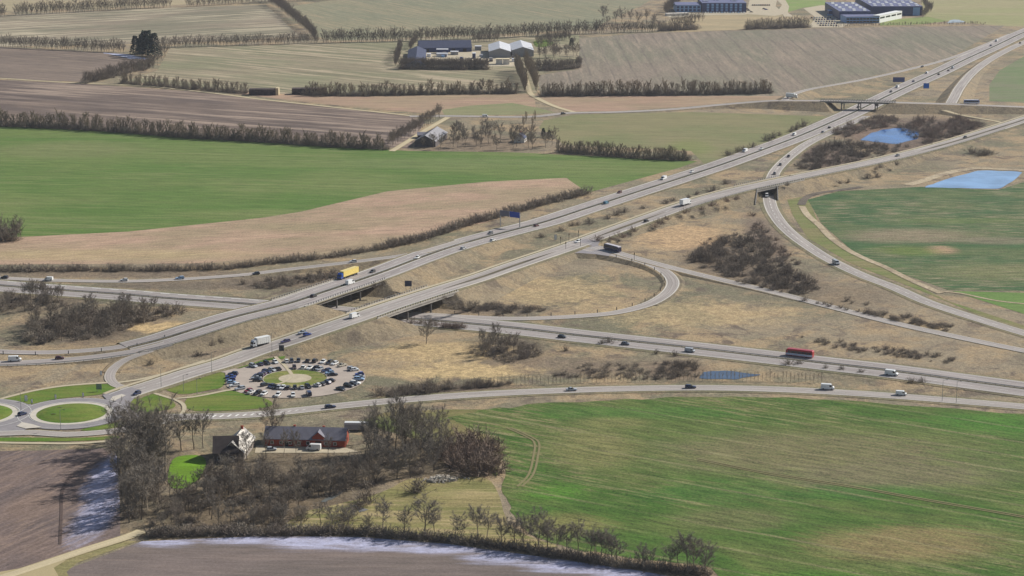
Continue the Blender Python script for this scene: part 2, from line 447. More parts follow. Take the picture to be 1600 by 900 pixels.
BANKS = []     # (centre line, height, half width, slope) for height queries
def bank(path, w, gap=None, slope=2.0, endslope=1.5, name='embankment', skew=0.0):
    """earth embankment under a raised road; gap = (s0, s1) left open for a bridge, its ends parallel to the road below"""
    p = path.p
    sfine = np.arange(0, path.s[-1], 2.0 if not gap else 1.0)
    q = np.stack([np.interp(sfine, path.s, p[:, i]) for i in range(3)], 1)
    nr = np.stack([np.interp(sfine, path.s, path.nrm[:, i]) for i in range(2)], 1); nr /= np.linalg.norm(nr, axis=1)[:, None]
    z = q[:, 2] - 0.08; hw = w / 2 + 1.2; n = len(q); toe = hw + slope * np.maximum(z, 0) + 0.6
    fr = [0, .12, .25, .37, .5, .62, .75, .87, 1] if gap else [0, 1]
    cols = []
    for sg in (1, -1):
        c = [toe * f + hw * (1 - f) for f in fr]
        if sg == 1: cols += [sg * u for u in reversed(c)] + ([np.full(n, hw * .5), np.zeros(n)] if gap else [])
        else: cols += ([np.full(n, -hw * .5)] if gap else []) + [sg * u for u in c]
    V = []; Hs = []
    for u in cols:
        h = np.maximum(np.minimum(z, z - (np.abs(u) - hw) / slope), -.3)
        if gap:
            d = np.minimum(sfine - (gap[0] + skew * u), (gap[1] + skew * u) - sfine)
            h = np.where(d > 0, np.maximum(np.minimum(h, z - d / endslope), -0.5), h)
        V.append(np.column_stack([q[:, :2] + nr * u[:, None], h])); Hs.append(h)
    m = len(cols); fs = []
    for k in range(m - 1):
        for i in range(n - 1):
            if max(Hs[k][i], Hs[k][i + 1], Hs[k + 1][i], Hs[k + 1][i + 1]) < -.05 or max(z[i], z[i + 1]) < .24: continue
            fs.append((k*n+i, (k+1)*n+i, (k+1)*n+i+1, k*n+i+1))
    if fs:
        me = bpy.data.meshes.new(name); me.from_pydata(np.concatenate(V).tolist(), [], fs); me.materials.append(M['bank']); me.update()
        o = mesh_obj(name, me); o['kind'] = 'structure'
    zz = np.maximum(z, -.3)
    if gap:
        d = np.minimum(sfine - gap[0], gap[1] - sfine); zz = np.where(d > -abs(skew) * hw, -.3, zz)
    BANKS.append((q[:, :2], zz, hw, slope))
def hgt(X, Y):
    X = np.atleast_1d(np.asarray(X, float)); Y = np.atleast_1d(np.asarray(Y, float)); r = np.zeros(len(X))
    for q, z, hw, sl in BANKS:
        m = z > 0.3
        if not m.any(): continue
        qq = q[m]; zz = z[m]
        for a in range(0, len(X), 2000):
            d = np.hypot(X[a:a+2000, None] - qq[None, :, 0], Y[a:a+2000, None] - qq[None, :, 1])
            r[a:a+2000] = np.maximum(r[a:a+2000], (zz[None] - np.maximum(d - hw, 0) / sl).max(1))
    return r
def GH(px, py):
    x, y = G(px, py); h = 0.0
    for _ in range(3):
        h = float(hgt(x, y)[0]); x, y = G(px, py, h)
    return x, y, h

# ================================================================= SETTING
# ground sheet out to the horizon
mb = MB(); R_ = 9000
mb.add([(-R_, -600, 0), (R_, -600, 0), (R_, 14000, 0), (-R_, 14000, 0)], [(0, 1, 2, 3)])
o = mb.build('ground', M['dry']); o['kind'] = 'structure'

def ragged(px, amp, n=6, seed=1):
    r = random.Random(seed); out = []
    for i, a in enumerate(px):
        b = px[(i + 1) % len(px)]
        for k in range(n):
            t = k / n
            out.append((a[0] + (b[0]-a[0])*t + r.uniform(-amp, amp), a[1] + (b[1]-a[1])*t + r.uniform(-amp, amp) * .5))
    return out
FIELDS = []   # ground polygons where no tussocks grow
def field(name, px, mat, z=0.05, smooth=False):
    FIELDS.append([G(*p) for p in px])
    return sheet(name, px, mat, z, smooth=smooth)

olive = field_mat('olive_stubble', (136, 130, 104), (124, 124, 100), ((560, 5), (760, 45)), (146, 132, 106), 100, .4, 6, .9, 22, tramcol=(112, 112, 90))
field('stubble_field', [(440, 12), (520, 0), (1040, -14), (1000, 10), (945, 34), (930, 46), (520, 64), (497, 58)], olive, .04)
field('stubble_field', [(-60, 26), (130, 18), (415, 7), (468, 57), (265, 68), (-60, 74)], field_mat('brown_stubble', (138, 126, 107), (120, 115, 95), ((0, 50), (400, 30)), (166, 154, 130), 80, .8, 9), .05)
field('stubble_field', [(-60, -14), (560, -30), (420, 0), (270, 8), (-60, 20)], field_mat('pale_stubble', (160, 146, 116), (148, 138, 110), None, (170, 152, 120), 80, .3, 6), .06)
plough_a = field_mat('far_plough', (124, 110, 98), (108, 96, 86), ((0, 90), (200, 105)), (136, 120, 104), 60, .4, 5)
field('ploughed_field', [(-60, 70), (195, 84), (236, 92), (190, 108), (128, 128), (-60, 121)], plough_a, .05)
field('stubble_field', [(265, 76), (490, 68), (618, 64), (700, 58), (905, 55), (910, 102), (850, 112), (838, 146), (480, 149), (190, 129), (246, 110)],
      field_mat('striped_stubble', (138, 128, 104), (126, 124, 96), ((430, 103), (600, 118)), (156, 142, 118), 70, .8, 8, .8, 14, tramcol=(116, 108, 90)), .06)
field('ploughed_field', [(905, 60), (1000, 52), (1340, 43), (1570, 40), (1485, 90), (1230, 150), (846, 150), (838, 118), (905, 108)],
      field_mat('drilled_field', (130, 118, 104), (120, 116, 98), ((1040, 60), (1080, 113)), (144, 130, 112), 110, .35, 7, .75, 20, tramcol=(106, 98, 88)), .07)
field('meadow', [(1435, -20), (1700, -20), (1700, 41), (1572, 41), (1445, 30)], field_mat('meadow_grass', (140, 140, 96), (150, 142, 106), None, (150, 140, 104), 70, .3, 8), .05)
field('meadow', [(1040, 34), (1090, 22), (1180, 22), (1250, 24), (1290, 40), (1200, 45), (1050, 50)], field_mat('tan_rough_grass', (166, 148, 116), (150, 138, 108), None, None, 40, .2, 4), .05)
field('lawn', [(1215, -14), (1290, -14), (1290, 8), (1255, 12), (1228, 20)], field_mat('office_lawn', (122, 140, 78), (132, 140, 88), None, None, 30, .2, 4), .06)
field('lawn', [(1375, 32), (1450, 26), (1480, 33), (1440, 38), (1375, 40)], field_mat('works_lawn', (120, 134, 76), (130, 136, 84), None, None, 30, .2, 4), .08)
field('bare_soil_field', [(330, 141), (500, 150), (835, 147), (1225, 147), (1222, 155), (1050, 168), (960, 174), (890, 174), (835, 150), (838, 176), (700, 180), (560, 168), (440, 155)],
      field_mat('pink_soil', (160, 132, 112), (146, 128, 104), ((560, 160), (900, 160)), (168, 144, 116), 60, .35, 5), .04)
field('grass_strip', [(690, 172), (735, 165), (800, 161), (838, 168), (868, 176), (800, 180), (695, 180)], field_mat('strip_grass', (122, 126, 88), (132, 128, 94), None, None, 40, .2, 4), .08)
field('ploughed_field', [(-60, 122), (130, 131), (300, 143), (440, 159), (640, 181), (664, 190), (640, 232), (400, 222), (-60, 190)],
      field_mat('mid_plough', (118, 103, 92), (98, 86, 79), ((100, 150), (640, 186)), (138, 122, 108), 60, .85, 9, .4, 16, contrast=(.42, .58)), .05)
field('green_field', [(-80, 194), (200, 206), (400, 222), (640, 236), (800, 238), (1090, 252), (1062, 262), (912, 303), (886, 278), (760, 284), (605, 299), (470, 331), (405, 341), (200, 362), (-80, 376)],
      field_mat('winter_wheat', (84, 110, 50), (100, 116, 62), ((0, 262), (420, 270)), (120, 122, 80), 60, .3, 6, .5, 20, speck=.32, tramcol=(112, 118, 76), spots=((110, 235, 130, 14, 0, (122, 122, 82), .6), (700, 255, 220, 9, 0, (112, 122, 76), .5))), .05)
field('meadow', [(850, 188), (900, 179), (1080, 175), (1300, 182), (1292, 194), (1200, 222), (1100, 256), (1080, 236), (880, 226), (866, 212), (842, 200)],
      field_mat('olive_meadow', (116, 118, 80), (128, 122, 88), ((900, 200), (1200, 205)), None, 55, .3, 7, spots=((1080, 230, 40, 14, 0, (116, 126, 70), .6),)), .05)
field('dry_meadow', [(-80, 376), (200, 362), (405, 341), (470, 331), (605, 299), (760, 284), (884, 278), (908, 294), (800, 338), (590, 388), (400, 411), (-80, 414)],
      field_mat('pink_dry_grass', (170, 142, 120), (152, 134, 108), ((0, 385), (420, 360)), (138, 124, 98), 30, .5, 4, speck=.36, stretch=5, spots=((480, 355, 120, 8, 0, (138, 128, 98), .6), (150, 398, 260, 10, 0, (168, 150, 112), .7))), .06)
field('green_field', [(1700, 70), (1600, 88), (1562, 110), (1546, 132), (1546, 158), (1700, 166)], field_mat('far_crop', (104, 120, 78), (116, 118, 90), None, (124, 118, 98), 40, .3, 6), .05)
field('green_field', [(1262, 312), (1310, 299), (1440, 292), (1560, 297), (1598, 285), (1700, 280), (1700, 457), (1480, 453), (1400, 424), (1332, 392), (1284, 350)],
      field_mat('patchy_crop', (60, 90, 52), (86, 100, 62), ((1300, 360), (1600, 364)), (136, 124, 100), 22, .36, 2.5, .2, 16, contrast=(.4, .6), speck=.45, stretch=6,
                spots=((1420, 368, 120, 12, 0, (140, 124, 102), .85), (1470, 391, 30, 7, 0, (164, 134, 108), .95), (1500, 345, 110, 5, 0, (96, 112, 62), .6), (1580, 425, 140, 14, 0, (126, 122, 84), .6), (1420, 392, 60, 8, 0, (98, 114, 50), .7), (1560, 376, 80, 6, 0, (128, 116, 96), .7))), .06)
field('grass_strip', [(1230, 312), (1262, 306), (1278, 348), (1326, 392), (1398, 428), (1480, 470), (1620, 515), (1700, 540), (1700, 556), (1560, 505), (1440, 455), (1330, 412), (1262, 372), (1238, 335)],
      field_mat('bank_grass', (106, 116, 66), (124, 118, 80), None, (134, 122, 90), 30, .3, 4), .05)
field('green_field', [(1488, 455), (1700, 460), (1700, 505), (1604, 492)], field_mat('bright_crop', (96, 124, 62), (106, 126, 70), None, None, 40, .2, 5), .08)
field('green_field', ragged([(700, 652), (760, 640), (860, 630), (1000, 623), (1120, 620), (1240, 622), (1400, 632), (1600, 647), (1760, 660), (1760, 960), (1190, 960), (1110, 886), (1000, 874), (900, 858), (830, 836), (806, 812), (786, 770), (790, 730), (780, 690), (730, 668)], 3.5, 6, 11),
      field_mat('near_crop', (64, 94, 34), (90, 102, 52), ((1200, 737), (1600, 805)), (128, 118, 84), 24, .4, 2.6, .55, 18, speck=.5, contrast=(.36, .66), stretch=6, tramcol=(132, 124, 92),
                spots=((1270, 705, 260, 36, 4, (112, 106, 74), .95), (1400, 742, 200, 28, 6, (114, 106, 80), .85), (1420, 850, 170, 30, 6, (130, 114, 78), .9), (930, 700, 80, 36, 0, (122, 116, 74), .7), (1140, 812, 100, 18, 5, (114, 108, 74), .6),
                       (1000, 645, 180, 12, 0, (66, 104, 40), .7), (1560, 660, 120, 20, 3, (66, 110, 36), .8), (1330, 770, 160, 12, 6, (58, 100, 38), .7), (1120, 770, 120, 20, 5, (62, 100, 40), .6), (880, 820, 90, 18, 0, (128, 120, 74), .7), (960, 660, 70, 10, 0, (122, 118, 74), .6), (1250, 905, 150, 14, 3, (72, 112, 36), .7), (860, 770, 60, 14, 0, (72, 116, 34), .8))), .07)
field('ploughed_field', [(-80, 706), (60, 704), (176, 700), (186, 720), (188, 838), (130, 858), (60, 884), (-80, 930)],
      field_mat('near_plough', (118, 102, 94), (104, 92, 88), ((0, 800), (120, 750)), (136, 116, 100), 26, .35, 2.2, .3, 12, tramcol=(88, 76, 72), stretch=6, speck=.32, spots=((60, 790, 60, 22, 0, (132, 112, 98), .6), (152, 800, 34, 44, 0, FROST, .85), (160, 752, 26, 40, 0, FROST, .8), (176, 726, 14, 26, 0, FROST, .7))), .05)
field('ploughed_field', [(90, 896), (120, 884), (222, 846), (400, 838), (560, 839), (700, 850), (860, 872), (1000, 892), (1180, 925), (1400, 990), (60, 990)],
      field_mat('front_plough', (118, 106, 100), (108, 98, 92), ((200, 880), (900, 890)), (124, 110, 100), 30, .25, 3, speck=.2,
      spots=[(x, y, w, h, 0, FROST, .85) for x, y, w, h in ((260, 846, 60, 10), (370, 844, 90, 9), (480, 846, 80, 13), (590, 848, 80, 12), (690, 857, 80, 12), (790, 870, 80, 14), (890, 884, 80, 14), (980, 896, 70, 12), (1060, 908, 60, 10))]), .05)
sheet('frost_patch', ragged([(160, 82), (200, 85), (236, 93), (205, 92), (165, 84)], 1, 3, 5), plain('distant_frost', (170, 172, 190), .9, .15, .05), .12)
field('field_margin', [(92, 905), (80, 888), (110, 872), (200, 845), (215, 846), (120, 880), (104, 894), (110, 905)], field_mat('margin_grass', (128, 122, 82), (142, 130, 92), None, None, 12, .2, 3), .09)
# wheel tracks through the crops
def track(name, pts, w, mat, dz=0.0, z=0.2):
    p = Path([(a, b, z) for a, b in pts], 3.0); p.p[:, 2] = z
    return ribbon(name, p, w, mat, dz)
M['wheel'] = asphalt_mat('wheel_track_soil', (126, 118, 84), (112, 112, 70), .12)
for off in (-3.5, 3.5):
    track('wheel_track', [(795 + off, 668), (822 + off, 680), (838 + off, 690), (837 + off, 712), (829 + off, 742), (812 + off, 760)], .9, M['wheel'])
for off in (0, 2.4):
    track('wheel_track', [(1090, 716 + off), (1200, 738 + off), (1320, 757 + off), (1450, 780 + off), (1600, 806 + off), (1700, 824 + off)], .8, M['wheel'])
track('wheel_track', [(94, 850), (96, 800), (98, 765), (112, 740)], 1.0, asphalt_mat('plough_furrow', (90, 76, 70), (104, 90, 82), .15))
M['ditchsoil'] = ground_mat('ditch_soil', ((176, 160, 132), (158, 142, 116), (184, 168, 140), (190, 176, 150)), (120, 106, 90))
track('ditch', [(1253, 322), (1262, 336), (1280, 352), (1298, 371), (1326, 391), (1352, 404), (1385, 418), (1420, 436), (1470, 458)], 4.0, M['ditchsoil'])
track('ditch', [(1346, 292), (1310, 297), (1276, 302), (1258, 310), (1252, 320)], 5.0, ground_mat('ditch_mud', ((104, 96, 86), (94, 88, 80), (112, 102, 90), (120, 110, 96)), (80, 74, 66)))
track('ditch', [(1640, 478), (1560, 470), (1500, 458), (1470, 455)], 2.0, M['ditchsoil'])

# lawns
LAWNS = [[(-60, 634), (0, 622), (50, 611), (100, 603.5), (168, 599), (188, 606), (176, 613), (150, 618), (110, 621), (80, 625), (45, 633), (20, 636), (-60, 636)],
         [(252, 606), (268, 598), (300, 590), (345, 580), (352, 583), (352, 606), (320, 611), (285, 618), (262, 611)],
         [(203, 628), (212, 616), (232, 613), (256, 616), (272, 627), (276, 638), (240, 644), (212, 646), (204, 640)],
         [(288, 621), (330, 613), (368, 610), (392, 618), (420, 624), (430, 634), (400, 640), (330, 643), (290, 642)],
         [(362, 575), (380, 566), (418, 555), (438, 561), (425, 562), (395, 569), (375, 576)],
         [(428, 553), (446, 550), (446, 560), (438, 562)],
         [(262, 752), (264, 732), (270, 716), (290, 711), (318, 712), (324, 726), (312, 748), (290, 764), (268, 764)],
         [(120, 672), (165, 664), (196, 657), (200, 662), (180, 669), (140, 674)],
         [(-60, 687), (0, 684), (60, 684), (130, 685), (190, 680), (186, 686), (120, 690), (0, 690), (-60, 691)],
         [(832, 62), (860, 62), (868, 70), (836, 76)]]
bright = field_mat('garden_lawn', (104, 142, 34), (94, 124, 36), None, None, 10, .25, 2.5, speck=.2)
for i, pl in enumerate(LAWNS):
    FIELDS.append([G(*p) for p in pl])
    sheet('lawn', pl, bright if i == 6 else M['lawn'], .12, smooth=True)
field('meadow', [(430, 832), (470, 800), (520, 790), (600, 770), (640, 745), (690, 752), (760, 742), (780, 770), (790, 815), (820, 838), (900, 860), (700, 845), (560, 834)],
      field_mat('orchard_grass', (142, 130, 88), (118, 116, 70), None, (152, 136, 100), 14, .5, 4, speck=.3), .05, True)
field('meadow', [(560, 660), (600, 645), (690, 640), (760, 640), (790, 690), (776, 745), (700, 700)], field_mat('wood_edge_grass', (96, 104, 56), (122, 112, 74), None, None, 14, .3, 4, speck=.3), .05)

# water
W1 = water_mat('pond_water', (122, 158, 198))  # reflected sky put into the blue base colour
W2 = water_mat('wood_pond_water', (58, 106, 168), .03)  # deeper blue, again with sky reflection in the base colour
def pond(px, mat, seed):
    g = [G(*p) for p in ragged(px, 1.2, 4, seed)]
    FIELDS.append(g)
    return sheet('pond', None, mat, .14, pts=chaikin(g, 1))
pond([(1443, 293), (1470, 283), (1525, 267), (1560, 267), (1598, 269), (1582, 283), (1562, 295), (1500, 294)], W1, 2)
pond([(1344, 219), (1362, 208), (1382, 202), (1410, 200), (1436, 206), (1434, 217), (1402, 225), (1368, 222)], W2, 3)
pond([(1093, 592), (1098, 582), (1130, 579), (1190, 586), (1150, 593)], water_mat('roadside_pond_water', (70, 86, 108), .1), 4)
pond([(1478, 36), (1486, 31), (1500, 31), (1508, 35)], water_mat('far_pond_water', (150, 160, 175), .1), 5)
pond([(500, 784), (528, 769), (538, 768), (520, 780), (508, 785)], water_mat('stream_water', (104, 106, 102), .1), 6)
pond([(550, 789), (578, 797), (562, 801)], water_mat('stream_water', (112, 112, 112), .1), 7)
track('pond_bank', [(1418, 289), (1440, 283), (1470, 273), (1500, 266), (1528, 263), (1560, 264), (1600, 266)], 7.0, M['ditchsoil'])

# ----------------------------------------------------------------- roads
A = Path([(1760, -12, .28), (1680, 19, .28), (1600, 50.5, .28), (1550, 74), (1512, 91), (1467, 113), (1429, 130), (1380, 153), (1337, 174), (1300, 190.5), (1250, 212), (1200, 231), (1125, 258), (1050, 282.5), (975, 306.5, .3), (912, 327, .8),
          (850, 347, 1.6), (800, 360, 2.4), (750, 373, 3.2), (700, 387.5, 4.2), (650, 405, 5.4), (600, 424, 6.3), (560, 438, 6.5), (500, 458, 6.5), (450, 474.5, 6.5), (362, 496.5, 6.0), (300, 515.5, 4.8), (250, 531, 3.4), (200, 543.5, 2.0)])
S = Path([(188, 619, .3), (206, 612, .3), (250, 598, .3), (300, 581.5, .3), (350, 567, .4), (400, 549, 1.0), (455, 531.5, 3), (500, 516, 4.8), (555, 497.5, 6.2), (600, 481.5, 6.5), (650, 465, 6.5), (700, 449, 6.2), (750, 433.5, 4.9), (800, 416, 3.6), (850, 399, 2.6), (900, 382, 2.0),
          (950, 363.5, 2.0), (1011, 341.5, 2.9), (1075, 319, 4.2), (1150, 297.5, 5.6), (1200, 286.5, 6), (1250, 276, 5.6), (1350, 256, 4), (1400, 245, 3.2), (1450, 232.5, 2.2), (1500, 218.5, 1.4), (1550, 203, .6), (1600, 187, .3), (1680, 160, .28)])
N = Path([(-80, 440), (0, 446.5), (100, 454), (200, 461), (250, 465.5), (375, 474.5), (450, 480.5), (540, 488), (625, 497), (700, 503), (800, 512.5), (900, 524), (1000, 535), (1100, 546), (1200, 557.5), (1300, 569), (1400, 580.5), (1500, 594), (1600, 607.5), (1700, 621)])
Q = Path([(196, 651), (240, 651.5), (287, 651), (340, 650), (400, 647), (450, 642.5), (500, 637), (600, 627), (700, 619), (800, 613), (900, 609), (1000, 606.5), (1100, 605.5), (1200, 607.5), (1300, 612), (1400, 618.5), (1500, 626.5), (1600, 635), (1700, 645)])
PP = Path([(1352, 181), (1322, 195.5), (1290, 210), (1262, 224), (1238, 241), (1222, 255), (1211, 268), (1205, 282), (1202, 296), (1202, 311), (1206, 326), (1216, 343), (1228, 357), (1248, 374), (1282, 397), (1307, 411), (1350, 431), (1395, 448), (1450, 472), (1525, 497), (1600, 520), (1700, 548)])
T = Path([(930, 385, 2.0), (960, 393, 1.95), (990, 402, 1.8), (1050, 418, 1.3), (1100, 430.5, .8), (1200, 454, .4), (1300, 479.5), (1400, 505), (1500, 527), (1600, 547.5), (1700, 566)])
LOOP = Path([(884, 383, 2.0), (908, 387, 2.0), (938, 393.5, 1.95), (975, 401, 1.8), (1012, 411, 1.5), (1036, 422, 1.2), (1050, 436, .9), (1050, 448, .7), (1037, 462, .5), (1010, 476, .3), (960, 488.5), (900, 494), (850, 496.5), (800, 497.5), (740, 495.5), (690, 492.5), (640, 489.5)])
SLIP = Path([(720, 376, 3.8), (690, 385, 4.3), (650, 395.5, 4.9), (587, 404.5, 3.6), (525, 412, 2.2), (450, 420.5, .9), (375, 429.5, .3), (280, 436), (200, 439), (100, 438), (0, 434), (-80, 430)])
B = Path([(640, 181.5), (700, 181), (800, 182.5), (840, 181.5), (880, 177), (900, 176), (960, 175), (1050, 170.5, .5), (1125, 163.5, 2), (1200, 157.5, 4.5), (1230, 157, 5.5), (1300, 157.5, 6.6), (1400, 160, 6.6), (1500, 163, 5.5), (1600, 167, 4), (1720, 171, 3)])
B1 = Path([(1226, 156, 5.5), (1240, 147, 5), (1262, 140, 4.2), (1300, 133, 3), (1350, 124, 1.8), (1425, 107, .6), (1482, 92), (1525, 76), (1580, 53)])
B2 = Path([(1486, 161, 5.6), (1491, 152, 5.2), (1500, 136, 4), (1520, 113, 2), (1550, 91, .8), (1600, 66), (1680, 35)])
B3 = Path([(1440, 166.5, 4.5), (1460, 168, 3.5), (1500, 179, 1.2), (1550, 188), (1568, 192)])
SVC = Path([(236, 547.5, 2.9), (214, 555, 2.2), (196, 562, 1.4), (181, 572, .6), (173, 582), (172, 592), (181, 601), (202, 608), (214, 610)])
LANE = Path([(900, 176), (870, 167), (845, 156), (830, 147), (826, 138), (822, 125), (818, 112), (812, 100)])
FARTRACK = Path([(-60, 119), (0, 122), (100, 128.5), (220, 134), (300, 141.5), (340, 146), (400, 154), (500, 165), (600, 176), (650, 181.5)])
BYPASS = Path([(-60, 676), (0, 677), (50, 675.5), (100, 678.5), (150, 676), (194, 671), (230, 664), (262, 656), (290, 652)])
LOWER_PATH = Path([(-60, 689), (0, 691), (60, 692), (110, 692.5), (150, 690.5), (182, 687)])
UPPER_PATH = Path([(-60, 638), (0, 623), (50, 610.5), (100, 602.5), (168, 597.5), (182, 597.5), (215, 593), (250, 585), (280, 576), (320, 563)])
CP1 = Path([(238, 613), (258, 619), (275, 624.5), (286, 631), (288, 640), (283, 647)])
CP2 = Path([(275, 622), (300, 620), (330, 614.5), (352, 610), (372, 607.5)])
CP3 = Path([(424, 551), (436, 563), (446, 572), (456, 585)], 2.0)
FIELDTRACK = Path([(-40, 915), (30, 893), (70, 880), (130, 860), (200, 838), (222, 829)])
MIDLANE = Path([(612, 236), (640, 219), (672, 199), (700, 183)])

CARPARK = GCP = G(461, 592)
RBT = G(112, 646.5)
RBT2 = G(-36, 648)

# embankments with openings
def s_at(path, x): return path.s[path.at_px(x)]
gapA = tuple(sorted((s_at(A, 462), s_at(A, 566)))); gapS = tuple(sorted((s_at(S, 573), s_at(S, 684))))
def cross(path, below):
    """station on path where it passes over another road, and the skew of the crossing"""
    d = np.array([below.near(*q[:2])[1] for q in path.p]); i = int(np.argmin(d)); k = below.near(*path.p[i][:2])[0]
    tp = below.t[k]; return path.s[i], float(tp @ path.t[i]) / float(tp @ path.nrm[i])
sA, kA = cross(A, N); sS, kS = cross(S.offset(0, 0, S.at_px(520), S.at_px(740)), N); sS += S.s[S.at_px(520)]
sU, kU = cross(S.offset(0, 0, S.at_px(1120), S.at_px(1290)), PP); sU += S.s[S.at_px(1120)]
gapU = (sU - 5.6 * sqrt(1 + kU * kU), sU + 5.6 * sqrt(1 + kU * kU))
sB, kB = cross(B.offset(0, 0, B.at_px(1250), B.at_px(1450)), A); sB += B.s[B.at_px(1250)]
gapB = tuple(sorted((s_at(B, 1288), s_at(B, 1388))))
print('skews', kA, kS, kU, kB, 'crossings', sA, gapA, sS, gapS, sU, gapU, sB, gapB)
bank(A, 21, gapA, skew=kA)
k_ = int(np.searchsorted(S.s, (gapS[1] + gapU[0]) / 2)); i0, i1 = sorted((0, k_))
S1 = Path.__new__(Path).setp(S.p[:k_ + 1].copy()); S2 = Path.__new__(Path).setp(S.p[k_:].copy())
bank(S1, 16, gapS, skew=kS); bank(S2, 15, (gapU[0] - S.s[k_], gapU[1] - S.s[k_]), endslope=.05, skew=kU)
bank(B, 9, gapB, skew=kB)
for pth, w in ((T, 6.5), (LOOP, 7), (SLIP, 7.5), (B1, 6.5), (B2, 8), (B3, 3.5), (SVC, 5)): bank(pth, w)

def half(path, off, dz=0.0): return path.offset(off, dz)
M['verge'] = ground_mat('mown_verge', ((128, 120, 92), (112, 110, 84), (136, 124, 96), (144, 134, 106)), (98, 90, 74), .3)
ribbon('verge', A, 23.3, M['verge'], -.05); ribbon('verge', S, 18.3, M['verge'], -.065); ribbon('verge', N, 27, M['verge'], -.13); ribbon('verge', Q, 13, M['verge'], -.14); ribbon('verge', PP, 12.5, M['verge'], -.14)
# motorway: two carriageways and a central reserve
ribbon('central_reserve', A, 2.6, M['reserve'], -.02)
for sgn in (-1, 1): ribbon('motorway', A.offset(sgn * 5.7), 8.9, M['mway'])
dashes('road_marking', A.offset(5.7), M['mark'], .22); dashes('road_marking', A.offset(-5.7), M['mark'], .22)
for off in (1.75, -1.75, 9.2, -9.2): ribbon('road_marking', A.offset(off), .28, M['mark'], .06)
ribbon('central_reserve', N, 2.2, M['reserve'], -.02)
for sgn in (-1, 1): ribbon('motorway', N.offset(sgn * 6.0), 9.8, M['mway'])
dashes('road_marking', N.offset(6.0), M['mark'], .25); dashes('road_marking', N.offset(-6.0), M['mark'], .25)
k_ = N.at_px(420)
dashes('road_marking', N.offset(8.9), M['mark'], .7, 5, 4.5, b=N.s[k_])
for off in (1.6, -1.6, 9.6, -9.6): ribbon('road_marking', N.offset(off), .28, M['mark'], .06)
# where the motorway's western end splits: through lane and slip lane
UPP = Path([(262, 521, 3.6), (225, 533, 2.6), (190, 541.5, 1.8), (140, 547, .9), (90, 550, .4), (40, 550.5), (0, 549), (-80, 545)])
LOW = Path([(262, 537, 3.6), (225, 546.5, 2.6), (190, 552.5, 1.8), (140, 559, .9), (90, 563.5, .4), (40, 566.5), (0, 567.5), (-80, 568)])
for pth in (UPP, LOW): bank(pth, 8)
ribbon('motorway', UPP, 6.5, M['mway'], -.03); ribbon('motorway', LOW, 8.5, M['mway'], -.045)
for pth, w in ((UPP, 6.5), (LOW, 8.5)):
    for sgn in (-1, 1): ribbon('road_marking', pth.offset(sgn * (w / 2 - .5)), .25, M['mark'], .05)
# trunk road with a turning-lane reserve at the junction
ribbon('trunk_road', S, 12.5, M['road'], -.04)
ribbon('cycle_path', S.offset(8.2), 2.0, M['path'], .03)
for a_, b_ in ((690, 868), (922, 1042), (1440, 1640)):
    i0, i1 = S.at_px(a_), S.at_px(b_); seg = S.offset(0, 0, i0, i1 + 1)
    w = np.clip(np.minimum(seg.s, seg.s[-1] - seg.s) / 30, 0, 1) * 2.0 + .2
    ribbon('central_reserve', seg, w, M['reserve'], .05)
for a_, b_ in ((215, 690), (1042, 1440)):
    seg = S.offset(0, 0, S.at_px(a_), S.at_px(b_) + 1); dashes('road_marking', seg, M['mark'], .25, 4, 6, .04)
for off in (5.6, -5.6): ribbon('road_marking', S.offset(off), .25, M['mark'], .03)
for iz, (nm, pth, w, mt) in enumerate((('slip_road', SLIP, 6.2, 'road'), ('slip_road', PP, 8.0, 'road'), ('link_road', T, 6.6, 'road'), ('slip_road', LOOP, 6.8, 'road'), ('country_road', Q, 8.2, 'road'),
                       ('country_road', B, 8.0, 'road'), ('slip_road', B1, 5.8, 'road'), ('slip_road', B2, 8.6, 'road'), ('service_road', SVC, 4.6, 'road'), ('country_road', BYPASS, 6.2, 'road'))):
    ribbon(nm, pth, w, M[mt], -.072 + iz * .006)
    if nm != 'service_road':
        for sgn in (-1, 1): ribbon('road_marking', pth.offset(sgn * (w / 2 - .45)), .22, M['mark'], -.02 + iz * .003)
dashes('road_marking', Q, M['mark'], .22, 4, 8, .01, a=75)
dashes('road_marking', PP, M['mark'], .3, 4, 6, -.02); dashes('road_marking', T, M['mark'], .22, 4, 8, -.02)
# hatched centre marking on the country road near the roundabout
mbh = MB(); X = lambda q, i: float(np.interp(q, Q.s, Q.p[:, i])); q0, q1 = s_at(Q, 330), s_at(Q, 478); n_ = 0
s_ = q0
while s_ < q1:
    tt = (s_ - q0) / (q1 - q0); hw_ = 1.5 * (1 - tt) + .3
    i = Q.near(X(s_, 0), X(s_, 1))[0]; tn = Q.t[i]; nn = Q.nrm[i]
    pts = []
    for (l_, a_) in ((-hw_, -1.2), (-hw_, -.3), (hw_, 1.2), (hw_, .3)): pts.append((X(s_, 0) + tn[0]*a_ + nn[0]*l_, X(s_, 1) + tn[1]*a_ + nn[1]*l_, .28))
    mbh.add(pts, [(0, 1, 2, 3)]); s_ += 3.0
o = mbh.build('road_marking', M['mark']); o['kind'] = 'structure'
ribbon('cycle_path', UPPER_PATH, 2.2, M['path'], -.06); ribbon('cycle_path', LOWER_PATH, 2.4, M['path'], -.06)
ribbon('footpath', CP1, 1.8, M['path'], -.05); ribbon('footpath', CP2, 2.0, M['path'], -.04)
ribbon('farm_track', LANE, 5.0, M['track'], -.05); ribbon('farm_track', FARTRACK, 4.0, M['track'], -.06); ribbon('farm_track', FIELDTRACK, 5.0, M['track'], -.05)
ribbon('farm_track', MIDLANE, 5.0, M['track'], -.05); ribbon('service_road', B3, 3.2, M['track'], -.05)
sheet('farm_track', [(-60, 905), (30, 889), (62, 880), (104, 876), (84, 888), (92, 902), (-10, 990), (-60, 990)], M['track'], .2)
